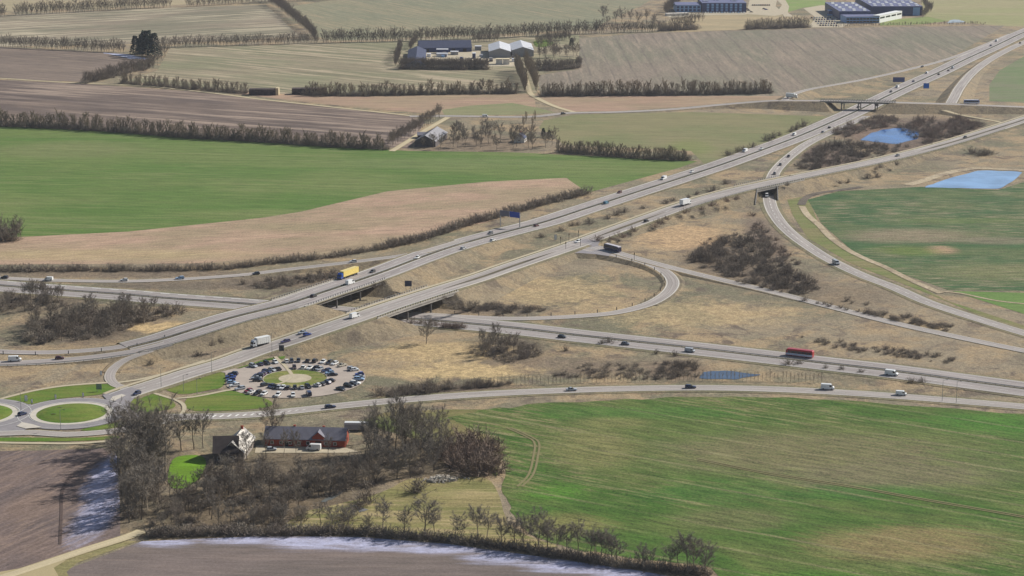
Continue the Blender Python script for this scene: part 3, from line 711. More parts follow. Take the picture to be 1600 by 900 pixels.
# junction paving on the trunk road
jn = [G(*p, 2.0) for p in [(868, 394), (884, 378), (915, 373), (938, 376), (934, 383), (960, 389), (952, 400), (930, 396.8), (905, 395), (888, 395.2)]]
o = sheet('junction', None, M['flat'], 1.92, pts=jn)
jc = np.mean(np.array(jn), 0); mb = MB(); nj = len(jn)
jt = [tuple(np.array(q) + (np.array(q) - jc) / np.linalg.norm(np.array(q) - jc) * 5.5) for q in jn]
for i in range(nj):
    k = (i + 1) % nj; mb.add([(*jn[i], 1.88), (*jn[k], 1.88), (*jt[k], -.3), (*jt[i], -.3)], [(0, 1, 2, 3)])
o = mb.build('embankment', M['bank']); o['kind'] = 'structure'

def disc(name, c, r, mat, z, r0=0.0, n=96, a0=0.0, a1=2 * pi):
    mb = MB()
    for i in range(n):
        t0 = a0 + (a1 - a0) * i / n; t1 = a0 + (a1 - a0) * (i + 1) / n
        if r0 > 0: mb.add([(c[0]+r0*cos(t0), c[1]+r0*sin(t0), z), (c[0]+r*cos(t0), c[1]+r*sin(t0), z), (c[0]+r*cos(t1), c[1]+r*sin(t1), z), (c[0]+r0*cos(t1), c[1]+r0*sin(t1), z)], [(0,1,2,3)])
        else: mb.add([(c[0], c[1], z), (c[0]+r*cos(t0), c[1]+r*sin(t0), z), (c[0]+r*cos(t1), c[1]+r*sin(t1), z)], [(0,1,2)])
    o = mb.build(name, mat); o['kind'] = 'structure'; return o
def kerb(c, r, z0, h=.13, w=.25, n=96):
    mb = MB()
    for i in range(n):
        t0 = 2*pi*i/n; t1 = 2*pi*(i+1)/n
        q = lambda rr, t, z: (c[0]+rr*cos(t), c[1]+rr*sin(t), z)
        mb.add([q(r,t0,z0),q(r,t1,z0),q(r,t1,z0+h),q(r,t0,z0+h),q(r+w,t0,z0),q(r+w,t1,z0),q(r+w,t1,z0+h),q(r+w,t0,z0+h)], [(3,2,6,7),(4,7,6,5),(0,1,2,3)])
    o = mb.build('kerb', M['kerb']); o['kind'] = 'structure'
for c in (RBT, RBT2):
    disc('roundabout', c, 22.0, M['flat'], .26 if c is RBT else .28, 0)
    disc('concrete_apron', c, 16.2, M['apron'], .31, 13.6); kerb(c, 15.9, .26)
    FIELDS.append([(c[0]+23*cos(t), c[1]+23*sin(t)) for t in np.linspace(0, 2*pi, 24)])
    # the domed grass island
    mb = MB(); rings = [(13.8, .30), (11, .8), (7, 1.25), (3, 1.5), (0.01, 1.55)]; n = 48
    for i in range(n):
        for (ra, za), (rb, zb) in zip(rings, rings[1:]):
            t0 = 2*pi*i/n; t1 = 2*pi*(i+1)/n
            mb.add([(c[0]+ra*cos(t0), c[1]+ra*sin(t0), za), (c[0]+ra*cos(t1), c[1]+ra*sin(t1), za), (c[0]+rb*cos(t1), c[1]+rb*sin(t1), zb), (c[0]+rb*cos(t0), c[1]+rb*sin(t0), zb)], [(0,1,2,3)])
    o = mb.build('roundabout_island', M['lawn']); o['kind'] = 'structure'
    for sg in (20.8, 16.4):
        disc('road_marking', c, sg + .2, M['mark'], .34, sg)
sheet('roundabout', [(24, 638), (36, 634), (48, 632), (62, 664), (50, 668), (30, 676), (-40, 678), (-40, 664), (8, 660), (30, 650)], M['flat'], .24)
sheet('roundabout', [(160, 618), (186, 611), (206, 606), (222, 612), (214, 618), (204, 630), (204, 640), (215, 648), (240, 651), (230, 656), (196, 655), (180, 640)], M['flat'], .3)
sheet('traffic_island', [(172, 626), (176, 621), (190, 617), (197, 619), (188, 623), (178, 628)], M['apron'], .4)
sheet('traffic_island', [(26, 667), (34, 661), (50, 664), (66, 669), (40, 671)], M['apron'], .4)

# the round car park
cpk = asphalt_mat('car_park_gravel', (164, 152, 140), (172, 158, 142), .05)
cpm = plain('car_park_asphalt', (166, 154, 142), .95, .12, .12)
disc('car_park', GCP, 29.6, cpm, .2, 0, a0=radians(-158), a1=radians(160))
sheet('car_park', [(328, 579), (345, 575), (361, 574), (364, 577), (378, 577), (400, 572), (420, 580), (395, 605), (374, 608), (354, 604), (352, 583), (345, 582)], cpm, .21)
disc('car_park_green', GCP, 13.4, field_mat('worn_lawn', (98, 114, 48), (128, 124, 72), None, (140, 130, 90), patch=9, streak=.4, period=3, speck=.3), .26); kerb(GCP, 13.3, .2)
disc('plaza', GCP, 6.9, M['yard'], .3)
track('footpath', [(456, 589), (446, 596), (428, 601), (412, 601)], 1.6, M['path'], .0, .33)
ribbon('footpath', CP3, 1.7, M['path'], .04)
FIELDS.append([(GCP[0]+31*cos(t), GCP[1]+31*sin(t)) for t in np.linspace(0, 2*pi, 32)])

# farm yards and paved areas
sheet('farm_yard', [(398, 708), (400, 697), (420, 696), (540, 700), (560, 706), (540, 708)], M['yard'], .14)
sheet('farm_yard', [(660, 97), (664, 78), (740, 78), (800, 88), (815, 100), (800, 104), (760, 104), (740, 97)], M['yard'], .14)
sheet('car_park', [(1166, 22), (1172, -4), (1215, -4), (1212, 10), (1226, 22), (1210, 25)], M['yard'], .14)
sheet('service_road', [(1205, -8), (1222, -8), (1233, 10), (1231, 20), (1240, 26), (1225, 26), (1216, 16), (1222, 8)], M['yard'], .16)
sheet('car_park', [(1255, 13), (1285, 8), (1300, 12), (1330, 34), (1316, 43), (1262, 43), (1275, 28)], M['yard'], .14)
sheet('car_park', [(1040, 25), (1060, 19), (1110, 20), (1170, 20), (1165, 23), (1090, 24), (1050, 29)], M['yard'], .15)

# ================================================================= BRIDGES
def bridge(name, label, path, gap, w, clear_t=1.1, piers=(), rows=3, vertical=False, railing=True, skew=0.0):
    root = empty(name, (0, 0, 0)); tag(root, label, 'bridge')
    ext = 1.5 + abs(skew) * w / 2
    i = np.where((path.s > gap[0] - ext - 3) & (path.s < gap[1] + ext + 3))[0]
    seg = path.offset(0, 0, i[0], i[-1] + 1)
    ribbon('deck', seg, w, M['conc'], -.12, None, root, clear_t)
    for sg in (-1, 1):
        ribbon('parapet', seg.offset(sg * (w / 2 - .25)), .5, M['conc'], .42, None, root, 1.3)
        if railing:
            mb = MB(); L = seg.s[-1]; off = seg.offset(sg * (w / 2 - .25))
            for s_ in np.arange(.5, L, 2.0):
                x, y, z = (float(np.interp(s_, off.s, off.p[:, k])) for k in range(3))
                mb.box(x-.13, x+.13, y-.13, y+.13, z+.42, z+1.2)
            r = mb.build('railing_posts', M['dsteel'], root); r['kind'] = 'stuff'
            ribbon('handrail', off, .14, M['steel'], 1.25, None, root, .12)
    for f in piers:
        s_ = gap[0] + (gap[1] - gap[0]) * f
        x, y, z = (float(np.interp(s_, path.s, path.p[:, k])) for k in range(3)); k = path.near(x, y)[0]; nr = path.nrm[k]; tn = path.t[k]
        cb = MB(); hw = w / 2 - 1.2
        ang = atan2(nr[1] + tn[1] * skew, nr[0] + tn[0] * skew); hl = hw * sqrt(1 + skew * skew)
        for r_ in range(rows):
            o_ = (r_ / (rows - 1) * 2 - 1) * hw if rows > 1 else 0
            pb = MB(); e_ = np.array(nr) * o_ + np.array(tn) * o_ * skew; pb.tube((x + e_[0], y + e_[1], -.2), (x + e_[0], y + e_[1], z - .9), .45, .45, 10)
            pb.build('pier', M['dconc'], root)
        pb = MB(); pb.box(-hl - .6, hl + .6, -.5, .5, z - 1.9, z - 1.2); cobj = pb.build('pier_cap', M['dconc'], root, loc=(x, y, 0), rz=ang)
    for sg, s_ in ((1, gap[0]), (-1, gap[1])):
        x, y, z = (float(np.interp(s_, path.s, path.p[:, k])) for k in range(3)); k = path.near(x, y)[0]; nr = path.nrm[k]; ang = atan2(path.t[k][1], path.t[k][0])
        ab = MB(); hw = w / 2
        def sk(u, t, zz): return (t + skew * u, u, zz)       # local point: t along the road, u across it
        t0, t1 = (-.6, .25) if sg > 0 else (-.25, .6)
        if vertical:      # retaining walls running parallel to the road below, stepping down with the slope
            us = [-hw - 11, -hw - .5, hw + .5, hw + 11]; hs = [.7, z - .25, z - .25, .7]
            for k in range(3):
                ab.hexa([sk(us[k], t0, -.3), sk(us[k], t1, -.3), sk(us[k+1], t1, -.3), sk(us[k+1], t0, -.3)], [sk(us[k], t0, hs[k]), sk(us[k], t1, hs[k]), sk(us[k+1], t1, hs[k+1]), sk(us[k+1], t0, hs[k+1])])
        else:
            ab.hexa([sk(-hw, t0, z - 3.2), sk(-hw, t1, z - 3.2), sk(hw, t1, z - 3.2), sk(hw, t0, z - 3.2)], [sk(-hw, t0, z - .35), sk(-hw, t1, z - .35), sk(hw, t1, z - .35), sk(hw, t0, z - .35)])
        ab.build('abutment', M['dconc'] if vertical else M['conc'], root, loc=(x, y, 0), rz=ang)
    return root
bridge('motorway_bridge', 'long concrete bridge carrying the diagonal motorway over the lower motorway', A, gapA, 21.6, 1.2, (.32, .66), 5, skew=kA)
bridge('road_bridge', 'concrete bridge with dotted railing carrying the trunk road over the lower motorway', S, (gapS[0], gapS[1]), 18.5, 1.2, (.34, .67), 4, skew=kS)
bridge('underpass', 'dark square underpass taking the curved slip road beneath the trunk road', S, gapU, 18.5, 1.3, (), 3, True, skew=kU)
bridge('road_bridge', 'slim far bridge on piers crossing the diagonal motorway near the wood pond', B, gapB, 9.4, .9, (.26, .52, .78), 2, skew=kB)

# ================================================================= VEGETATION
def arr_mesh(name, verts, faces, mats, mi=None):
    me = bpy.data.meshes.new(name); me.from_pydata(verts, [], faces)
    for m in mats: me.materials.append(m)
    if mi is not None: me.polygons.foreach_set('material_index', mi)
    me.update(); return me
def tri_tube(V, Fc, a, b, r0, r1):
    d = b - a; L = np.linalg.norm(d)
    if L < 1e-6: return
    d = d / L; u = np.cross(d, [0.31, 0.77, 0.55]); u /= np.linalg.norm(u); w = np.cross(d, u); k = len(V)
    for c, r in ((a, r0), (b, r1)):
        for j in range(3):
            t = 2.094 * j; V.append(tuple(c + (u * cos(t) + w * sin(t)) * r))
    for j in range(3): Fc.append((k + j, k + (j + 1) % 3, k + 3 + (j + 1) % 3, k + 3 + j))
def twig(V, Fc, rg, a, d, L, w):
    b = a + d * L; s = np.cross(d, rg.normal(size=3)); n = np.linalg.norm(s)
    if n < 1e-6: return
    s = s / n * w * .5; k = len(V)
    V += [tuple(a - s), tuple(a + s), tuple(b + s * .5), tuple(b - s * .5)]; Fc.append((k, k + 1, k + 2, k + 3))
def unit(v): return v / max(np.linalg.norm(v), 1e-9)
def make_tree(seed, H=12.0, width=.34, clear=.22, limbs=13, subs=6, twigs=18, tw=.06, lean=0.0, up=0.0):
    """bare broadleaf tree of height H: returns trunk and crown meshes"""
    rg = np.random.default_rng(seed)
    tV, tF, cV, cF = [], [], [], []
    pts = [np.array([0, 0, -.3])]; n = 6; x = np.zeros(2)
    for i in range(1, n + 1):
        x = x + rg.normal(0, .012 * H, 2) + np.array([lean * H / n, 0]); pts.append(np.array([x[0], x[1], H * .8 * i / n]))
    rad = lambda z: H * (.016 * (1 - z / (H * .86)) + .002)
    for a, b in zip(pts, pts[1:]): tri_tube(tV, tF, a, b, rad(max(a[2], 0)), rad(b[2]))
    zz = np.array([p[2] for p in pts])
    on = lambda z: np.array([np.interp(z, zz, [p[k] for p in pts]) for k in range(3)])
    az = rg.uniform(0, 6.28)
    for i in range(limbs):
        f = (i + .5) / limbs
        z = H * (clear + (.76 - clear) * f); az += 2.4 + rg.normal(0, .4)
        reach = width * H * (1 - .5 * f) * rg.uniform(.75, 1.2) * (.62 + 1.0 * min(f * 2.2, 1) * .4)
        rise = H * rg.uniform(.14, .26) * (1.05 - .25 * f) * (1 + up * .7)
        a = on(z); p = a; segs = 4; Ls = []
        tgt = a + np.array([cos(az) * reach, sin(az) * reach, rise])
        prev = a
        for k in range(1, segs + 1):
            t = k / segs; q = a + (tgt - a) * t + np.array([0, 0, rise * .35 * t * t]) + rg.normal(0, .012 * H, 3)
            r0 = rad(z) * .55 * (1 - (k - 1) / segs * .75); r1 = rad(z) * .55 * (1 - k / segs * .75)
            tri_tube(cV, cF, prev, q, r0, r1); Ls.append((prev, q)); prev = q
        dirl = unit(tgt - a)
        for j in range(subs):
            t = .25 + .75 * (j + rg.random()) / subs; si = min(int(t * segs), segs - 1); s0, s1 = Ls[si]; b = s0 + (s1 - s0) * (t * segs - si)
            d = unit(dirl * .5 + rg.normal(0, .55, 3) + np.array([0, 0, .45 + up])); L = H * rg.uniform(.07, .15)
            e = b + d * L
            tri_tube(cV, cF, b, e, .004 * H * .9, .0018 * H)
            for k in range(twigs):
                u = rg.random() ** .7; s = b + (e - b) * u
                twig(cV, cF, rg, s, unit(d * .55 + rg.normal(0, .6 - .2 * up, 3) + np.array([0, 0, .25 + up * .8])), H * rg.uniform(.035, .09) * (1 + up * .3), tw)
    return (tV, tF), (cV, cF)
def make_bush(seed, H=3.0, R=1.7, stems=34, twigs=14, tw=.05):
    rg = np.random.default_rng(seed); V, Fc = [], []
    for i in range(stems):
        az = rg.uniform(0, 6.28); el = rg.uniform(.25, 1.5); b0 = np.array([rg.normal(0, R * .22), rg.normal(0, R * .22), -.15])
        d = np.array([cos(az) * cos(el) * R / H * 1.5, sin(az) * cos(el) * R / H * 1.5, sin(el)]); L = H * rg.uniform(.6, 1.0)
        e = b0 + d * L
        tri_tube(V, Fc, b0, e, .035, .012)
        for k in range(twigs):
            u = rg.uniform(.2, 1.0); s = b0 + (e - b0) * u
            twig(V, Fc, rg, s, unit(d * .6 + rg.normal(0, .6, 3) + np.array([0, 0, .3])), H * rg.uniform(.1, .26), tw)
    return V, Fc
def make_conifer(seed, H=12.0, R=2.8):
    rg = np.random.default_rng(seed); V, Fc = [], []
    for i in range(900):
        f = rg.random() ** .8; z = H * (.08 + .92 * f); r = R * (1 - f) ** .8 * sqrt(rg.random()) + .15; a = rg.uniform(0, 6.28)
        p = np.array([cos(a) * r, sin(a) * r, z]); d = unit(np.array([cos(a), sin(a), -.25]) + rg.normal(0, .25, 3))
        twig(V, Fc, rg, p, d, rg.uniform(.5, 1.1), .42)
    t = ([], []); tri_tube(t[0], t[1], np.array([0, 0, -.2]), np.array([0, 0, H * .95]), .22, .03)
    return t, (V, Fc)
TREES = []
for i in range(7):
    t, c = make_tree(100 + i, 12, width=(.34, .28, .4, .3, .36, .26, .32)[i], clear=(.2, .28, .16, .3, .22, .34, .12)[i], limbs=(14, 13, 15, 12, 14, 12, 16)[i], twigs=(30, 27, 34, 26, 32, 27, 34)[i], tw=.046)
    TREES.append((arr_mesh('trunk', *t, [M['bark']]), arr_mesh('crown', *c, [M['twig']]), arr_mesh('crown', *c, [M['dtwig']])))
def joined_tree(seed, mats, **k):
    t, c = make_tree(seed, **k); n = len(t[0])
    return arr_mesh('windbreak_tree', t[0] + c[0], t[1] + [tuple(i + n for i in f) for f in c[1]], mats, [0] * len(t[1]) + [1] * len(c[1]))
WIND = [joined_tree(200 + i, [M['bark'], M['wtwig']], H=12, width=.3, clear=.04, limbs=17, subs=6, twigs=26, tw=.065, up=.75) for i in range(5)]
SAPL = [joined_tree(260 + i, [M['bark'], M['wtwig']], H=5, width=.1, clear=.15, limbs=7, subs=3, twigs=6, tw=.05) for i in range(3)]
BUSH = [arr_mesh('shrub', *make_bush(300 + i, 3.0, (1.7, 2.0, 1.5, 2.3)[i], (36, 40, 30, 44)[i]), [M['dtwig']]) for i in range(4)]
RBUSH = [arr_mesh('shrub', *make_bush(320 + i, 3.0, (1.7, 2.0, 2.2)[i], (36, 40, 42)[i]), [M['rtwig']]) for i in range(3)]
t, c = make_conifer(400); CON = (arr_mesh('trunk', *t, [M['bark']]), arr_mesh('crown', *c, [M['needle']]))
ORD = ['first', 'second', 'third', 'fourth', 'fifth', 'sixth', 'seventh', 'eighth', 'ninth', 'tenth', 'eleventh', 'twelfth', 'thirteenth', 'fourteenth', 'fifteenth', 'sixteenth', 'seventeenth', 'eighteenth', 'nineteenth', 'twentieth']
def ordn(i): return ORD[i] if i < 20 else (['twenty', 'thirty', 'forty', 'fifty', 'sixty', 'seventy'][i // 10 - 2] + ('-' + ORD[i % 10 - 1] if i % 10 else 'th')).replace('yth', 'ieth')
def hm(hpx, py): return hpx / ppm(py) / sqrt(1 - depsin(py) ** 2)
def tree(px, py, hpx, label, group=None, dark=False, kind=None, wid=1.0):
    x, y, z = GH(px, py); h = hm(hpx, py); k = RNG.integers(len(TREES)) if kind is None else kind
    s = h / 12.0
    o = empty('bare_tree', (x, y, z), RNG.uniform(0, 6.28), (s * wid, s * wid, s)); tag(o, label, 'tree', group)
    T_ = TREES[k]
    mesh_obj('trunk', T_[0], o); mesh_obj('crown', T_[2 if dark else 1], o)
    return o
def single(name, meshes, H0, px, py, hpx, label, cat, group=None, wid=1.0, jit=.15):
    x, y, z = GH(px, py); s = hm(hpx, py) / H0 * RNG.uniform(1 - jit, 1 + jit)
    o = mesh_obj(name, meshes[RNG.integers(len(meshes))], None, (x, y, z), RNG.uniform(0, 6.28)); o.scale = (s * wid, s * wid, s)
    return tag(o, label, cat, group)
def inpoly(px, py, poly):
    r = False; n = len(poly)
    for i in range(n):
        (x0, y0), (x1, y1) = poly[i], poly[i - 1]
        if (y0 > py) != (y1 > py) and px < (x1 - x0) * (py - y0) / (y1 - y0) + x0: r = not r
    return r
def scatter(poly, n, mind=0):
    xs = [p[0] for p in poly]; ys = [p[1] for p in poly]; out = []; tries = 0
    while len(out) < n and tries < 6000:
        tries += 1; p = (RNG.uniform(min(xs), max(xs)), RNG.uniform(min(ys), max(ys)))
        if inpoly(*p, poly) and all(hypot(p[0]-q[0], (p[1]-q[1]) * 2.5) > mind for q in out): out.append(p)
    return out
def along(pts, step, jx=1.5, jy=.8):
    out = []; L = 0
    segs = list(zip(pts, pts[1:])); tot = sum(hypot(b[0]-a[0], (b[1]-a[1]) * 3) for a, b in segs); d = step / 2
    while d < tot:
        q = d
        for a, b in segs:
            l = hypot(b[0]-a[0], (b[1]-a[1]) * 3)
            if q <= l: out.append((a[0] + (b[0]-a[0]) * q / l + RNG.uniform(-jx, jx), a[1] + (b[1]-a[1]) * q / l + RNG.uniform(-jy, jy))); break
            q -= l
        d += step
    return out

# trees one by one in the hedge below the green field
hedge_trees = [(470, 818, 30, 0), (440, 822, 34, 4), (520, 824, 34, 2), (502, 820, 36, 3), (545, 827, 40, 0), (575, 829, 26, 6), (599, 831, 50, 1), (664, 836, 62, 0), (679, 838, 42, 3), (745, 841, 50, 1), (760, 844, 46, 3), (784, 847, 40, 6), (803, 850, 44, 0), (841, 855, 58, 6), (870, 862, 42, 4),
               (904, 866, 48, 5), (921, 871, 46, 3), (930, 872, 44, 1), (938, 873, 45, 3), (946, 874, 43, 5), (955, 876, 40, 1), (1003, 885, 34, 6), (1047, 887, 34, 4), (818, 852, 48, 2), (855, 858, 44, 4), (886, 864, 46, 0), (964, 877, 36, 2), (1016, 886, 30, 4), (1060, 889, 46, 3), (632, 834, 40, 4), (720, 841, 38, 2), (1072, 890, 56, 1), (1084, 891, 50, 0), (1101, 893, 46, 6)]
for i, (x, y, h, k) in enumerate(sorted(hedge_trees)):
    tree(x, y, h, '%s bare tree from the left along the hedge below the big green field' % ordn(i), 'bare trees along the front hedge', kind=k, wid=1.25)
WOODS = [  # polygon or line, count, height range, label, group, dark
    ([(182, 705), (205, 690), (250, 690), (258, 740), (248, 800), (200, 834), (190, 790)], 30, (54, 78), 'tall bare tree in the grey copse beside the frosted strip', 'bare trees left of the farm lawn', False, 9),
    ([(236, 780), (262, 772), (330, 764), (420, 772), (480, 795), (440, 826), (330, 836), (232, 838)], 44, (30, 48), 'low dark bare tree in the copse between the farm lawn and front field', 'bare trees below the farm lawn', True, 11),
    ([(330, 742), (400, 744), (560, 744), (610, 745), (570, 768), (470, 784), (420, 770), (340, 764)], 40, (28, 42), 'bare tree in the dark copse in front of the brick barn', 'bare trees in front of the brick barn', True, 11),
    ([(565, 700), (590, 686), (640, 676), (688, 682), (692, 736), (640, 752), (580, 745)], 20, (44, 68), 'tall bare tree in the copse right of the brick barn', 'bare trees right of the brick barn', False, 11),
    ([(0, 470), (50, 462), (104, 470), (96, 486), (0, 488)], 18, (20, 32), 'bare tree in the small dark thicket at the motorway fork', 'bare trees in the upper left thicket', True, 7),
    ([(34, 530), (60, 505), (110, 494), (170, 488), (246, 488), (225, 508), (160, 528), (60, 538)], 42, (22, 36), 'bare tree in the large dark thicket above the motorway bend', 'bare trees in the thicket above the motorway bend', True, 10),
    ([(742, 548), (770, 536), (834, 540), (840, 556), (800, 566), (750, 562)], 10, (22, 36), 'bushy bare tree in the round clump beside the lower motorway', 'bare trees in the round clump', True, 9),
]
for poly, n, (h0, h1), lab, grp, dark, md in WOODS:
    for (x, y) in scatter(poly, n, md): tree(x, y, RNG.uniform(h0, h1), lab, grp, dark and RNG.random() < .5, wid=RNG.uniform(.9, 1.2))
tree(666, 537, 38, 'lone bare tree casting a long shadow in the dry grass below the bridge', kind=2, wid=1.15)
tree(258, 746, 122, 'tallest bare tree, its trunk standing at the left edge of the lawn', kind=3, wid=.75)
tree(283, 704, 62, 'bare tree behind the farm lawn beside the roundabout exit road', kind=0)
tree(303, 702, 56, 'slender bare tree behind the lawn, next to the dark barn', kind=5)
tree(318, 700, 58, 'bare tree just left of the dark barn roof', kind=1)
tree(428, 688, 62, 'dark spreading bare tree at the left end of the brick barn', dark=True, kind=2)
tree(386, 718, 44,  'bare tree in front of the pale farmhouse roof', kind=4)
for i, (x, y, h) in enumerate([(416, 716, 44), (444, 714, 40), (462, 718, 46), (512, 716, 36)]):
    tree(x, y, h, '%s thin tree from the left in front of the brick barn wall' % ordn(i), 'thin trees before the barn', kind=(3, 5, 1, 3)[i], wid=.8)
for i, (x, y, h) in enumerate([(586, 690, 58), (604, 712, 74), (619, 704, 88), (632, 706, 76), (651, 700, 70), (668, 706, 66), (574, 712, 60)]):
    tree(x, y, h, '%s tall upright tree from the left beside the brick barn gable' % ordn(i), 'upright trees by the barn gable', kind=(1, 3, 5, 1)[i % 4], wid=.8)
for i, (x, y, h) in enumerate([(944, 34, 30), (962, 38, 24), (972, 36, 26), (985, 38, 26), (998, 40, 25), (1010, 38, 26), (1022, 42, 22), (950, 40, 18)]):
    tree(x, y, h * .9, 'bare tree in the clump on the skyline left of the blue offices', 'bare trees left of the offices', kind=i % 7)
for x, y in scatter([(836, 88), (884, 70), (906, 78), (912, 104), (850, 110)], 14, 5):
    tree(x, y, RNG.uniform(16, 28), 'bare tree in the garden copse right of the white farm sheds', 'bare trees right of the far farm', True)
for x, y in scatter([(706, 214), (730, 206), (800, 212), (868, 226), (866, 236), (660, 234), (650, 226), (700, 226)], 34, 5):
    tree(x, y, RNG.uniform(16, 30), 'bare tree in the copse round the grey roofed barn', 'bare trees round the grey roofed barn', RNG.random() < .5)
for x, y in along([(606, 232), (640, 212), (668, 195), (690, 184)], 5.5):
    tree(x, y, RNG.uniform(16, 24), 'bare tree of the row left of the lane to the grey roofed barn', 'bare trees left of the barn lane', True)
for i, (x, y) in enumerate(along([(806, 110), (812, 122), (818, 138), (821, 146)], 5, .6, .3)):
    single('avenue_tree', WIND, 12, x, y, 26, 'avenue tree on the left side of the lane to the far farm', 'tree', 'left avenue trees of the far farm', .7)
for i, (x, y) in enumerate(along([(822, 108), (830, 122), (836, 138), (838, 145)], 5, .6, .3)):
    single('avenue_tree', WIND, 12, x, y, 26, 'avenue tree on the right side of the lane to the far farm', 'tree', 'right avenue trees of the far farm', .7)
for i, (x, y) in enumerate([(818, 200), (822, 192), (832, 199), (836, 191)]):
    single('avenue_tree', WIND, 12, x, y, 18, '%s small reddish tree by the lane above the white cottage' % ordn(i), 'tree', 'reddish trees by the cottage lane', .6)
for i, (x, y, h) in enumerate([(212, 86, 30), (222, 88, 34), (232, 88, 40), (242, 90, 38), (226, 84, 36)]):
    s = hm(h, y) / 12; gx, gy = G(x, y); o = empty('conifer', (gx, gy, 0), i, (s * 1.25, s * 1.25, s)); tag(o, 'dark conifer in the blue-black clump between the brown fields', 'tree', 'conifers in the dark clump')
    mesh_obj('trunk', CON[0], o); mesh_obj('crown', CON[1], o)
for (x, y, h, lab) in ((849, 214, 14, 'wide dark conifer beside the white cottage'), (858, 216, 13, 'second dark conifer beside the white cottage, further right'), (893, 74, 15, 'small pointed dark conifer right of the far farm')):
    s = hm(h, y) / 12; gx, gy = G(x, y); o = empty('conifer', (gx, gy, 0), x, (s * 1.3, s * 1.3, s)); tag(o, lab, 'tree')
    mesh_obj('trunk', CON[0], o); mesh_obj('crown', CON[1], o)
for i, (x, y, h) in enumerate([(252, 92, 34), (258, 88, 30), (246, 102, 20), (238, 106, 18)]):
    tree(x, y, h, 'bare tree leaning against the dark conifer clump', 'bare trees by the conifers')

# windbreaks: a row of separate trees each
ROWS = [([(-10, 197), (100, 201), (200, 208), (300, 216), (400, 221), (500, 228), (606, 234)], 7.0, (21, 29), 'bare windbreak tree in the long row above the green field', 'windbreak above the green field'),
        ([(872, 238), (920, 241), (1000, 248), (1076, 251)], 5.6, (18, 24), 'bare windbreak tree in the row ending at the motorway', 'windbreak ending at the motorway'),
        ([(846, 150), (1000, 149), (1100, 148), (1204, 146)], 7.2, (20, 27), 'bare windbreak tree in the row below the drilled field', 'windbreak below the drilled field'),
        ([(478, 149), (560, 150), (700, 147), (806, 146)], 7.2, (18, 25), 'bare windbreak tree in the row below the far farm', 'windbreak below the far farm'),
        ([(188, 130), (270, 137), (386, 146)], 7.4, (16, 21), 'yellowish windbreak tree in the row above the pale track', 'windbreak above the pale track')]
for pts, step, (h0, h1), lab, grp in ROWS:
    for (x, y) in along(pts, step, 2.6, .8): single('windbreak_tree', WIND, 12, x, y, RNG.uniform(h0, h1) * .8, lab, 'tree', grp, RNG.uniform(.85, 1.15), .12)
# the farthest rows together: too many and too small to tell apart
def far_rows():
    V = []; Fc = []; proto = []
    for i in range(3):
        t, c = make_tree(500 + i, H=12, width=.34, clear=.03, limbs=13, subs=5, twigs=10, tw=.14, up=.65)
        n = len(t[0]); proto.append((np.array(t[0] + c[0]), t[1] + [tuple(i_ + n for i_ in f) for f in c[1]]))
    for pts, step, (h0, h1) in [([(0, 73), (60, 76), (195, 82)], 6, (12, 17)), ([(262, 74), (400, 70), (500, 67)], 6, (10, 15)), ([(505, 67), (640, 64), (760, 60), (860, 56), (950, 51)], 5.5, (11, 18)), ([(955, 52), (1030, 49), (1088, 46)], 5.5, (10, 14)),
                                ([(24, 24), (120, 19), (268, 11)], 6, (12, 17)), ([(290, 11), (400, 4), (556, -3)], 6, (8, 14)), ([(418, 2), (440, 16), (462, 34), (480, 48), (492, 62)], 4, (12, 16)), ([(-10, 27), (8, 26)], 5, (12, 16)),
                                ([(624, 107), (700, 108), (762, 108)], 3, (11, 14)), ([(626, 105), (700, 105), (762, 106)], 3, (9, 12)), ([(640, 78), (650, 66)], 3, (8, 11)), ([(740, 66), (780, 64)], 4, (8, 11)), ([(838, 66), (890, 62)], 3, (8, 12)), ([(618, 104), (622, 90), (626, 74)], 4, (10, 14)), ([(1165, 46), (1220, 43), (1262, 42)], 4.5, (9, 14)), ([(1050, 36), (1100, 33)], 5, (9, 12)), ([(838, 109), (870, 109), (908, 104)], 2.5, (9, 13)),
                                ([(1040, 24), (1052, 12), (1066, 0)], 4, (12, 16)), ([(1300, 43), (1380, 40), (1480, 39), (1540, 39)], 5, (3, 5)), ([(1440, 28), (1455, 18), (1440, 6)], 5, (8, 12)),
                                ([(130, 130), (160, 126), (196, 114), (240, 106)], 4, (12, 16))]:
        for (x, y) in along(pts, step * .62):
            gx, gy = G(x, y); s = hm(RNG.uniform(h0, h1) * 1.15, y) / 12; a = RNG.uniform(0, 6.28); pv, pf = proto[RNG.integers(3)]
            R = np.array([[cos(a), -sin(a), 0], [sin(a), cos(a), 0], [0, 0, 1]]); k = len(V)
            V += (pv @ R.T * s + np.array([gx, gy, 0])).tolist(); Fc += [tuple(i_ + k for i_ in f) for f in pf]
    o = mesh_obj('distant_hedgerows', arr_mesh('distant_hedgerows', V, Fc, [M['dtwig']])); tag(o, 'far grey brown hedgerows dividing the most distant fields', 'hedgerow', None, 'stuff')
far_rows()
# young trees in a thin line along the country road
for (x, y) in along([(622, 621), (700, 611), (800, 601.5), (900, 598.5), (1000, 596), (1100, 594.5), (1200, 595.5), (1290, 597)], 6.2, .6, .4):
    single('sapling', SAPL, 5, x, y, RNG.uniform(12, 19), 'thin bare sapling in the line above the curving country road', 'sapling', 'saplings above the country road', 1.0, .1)
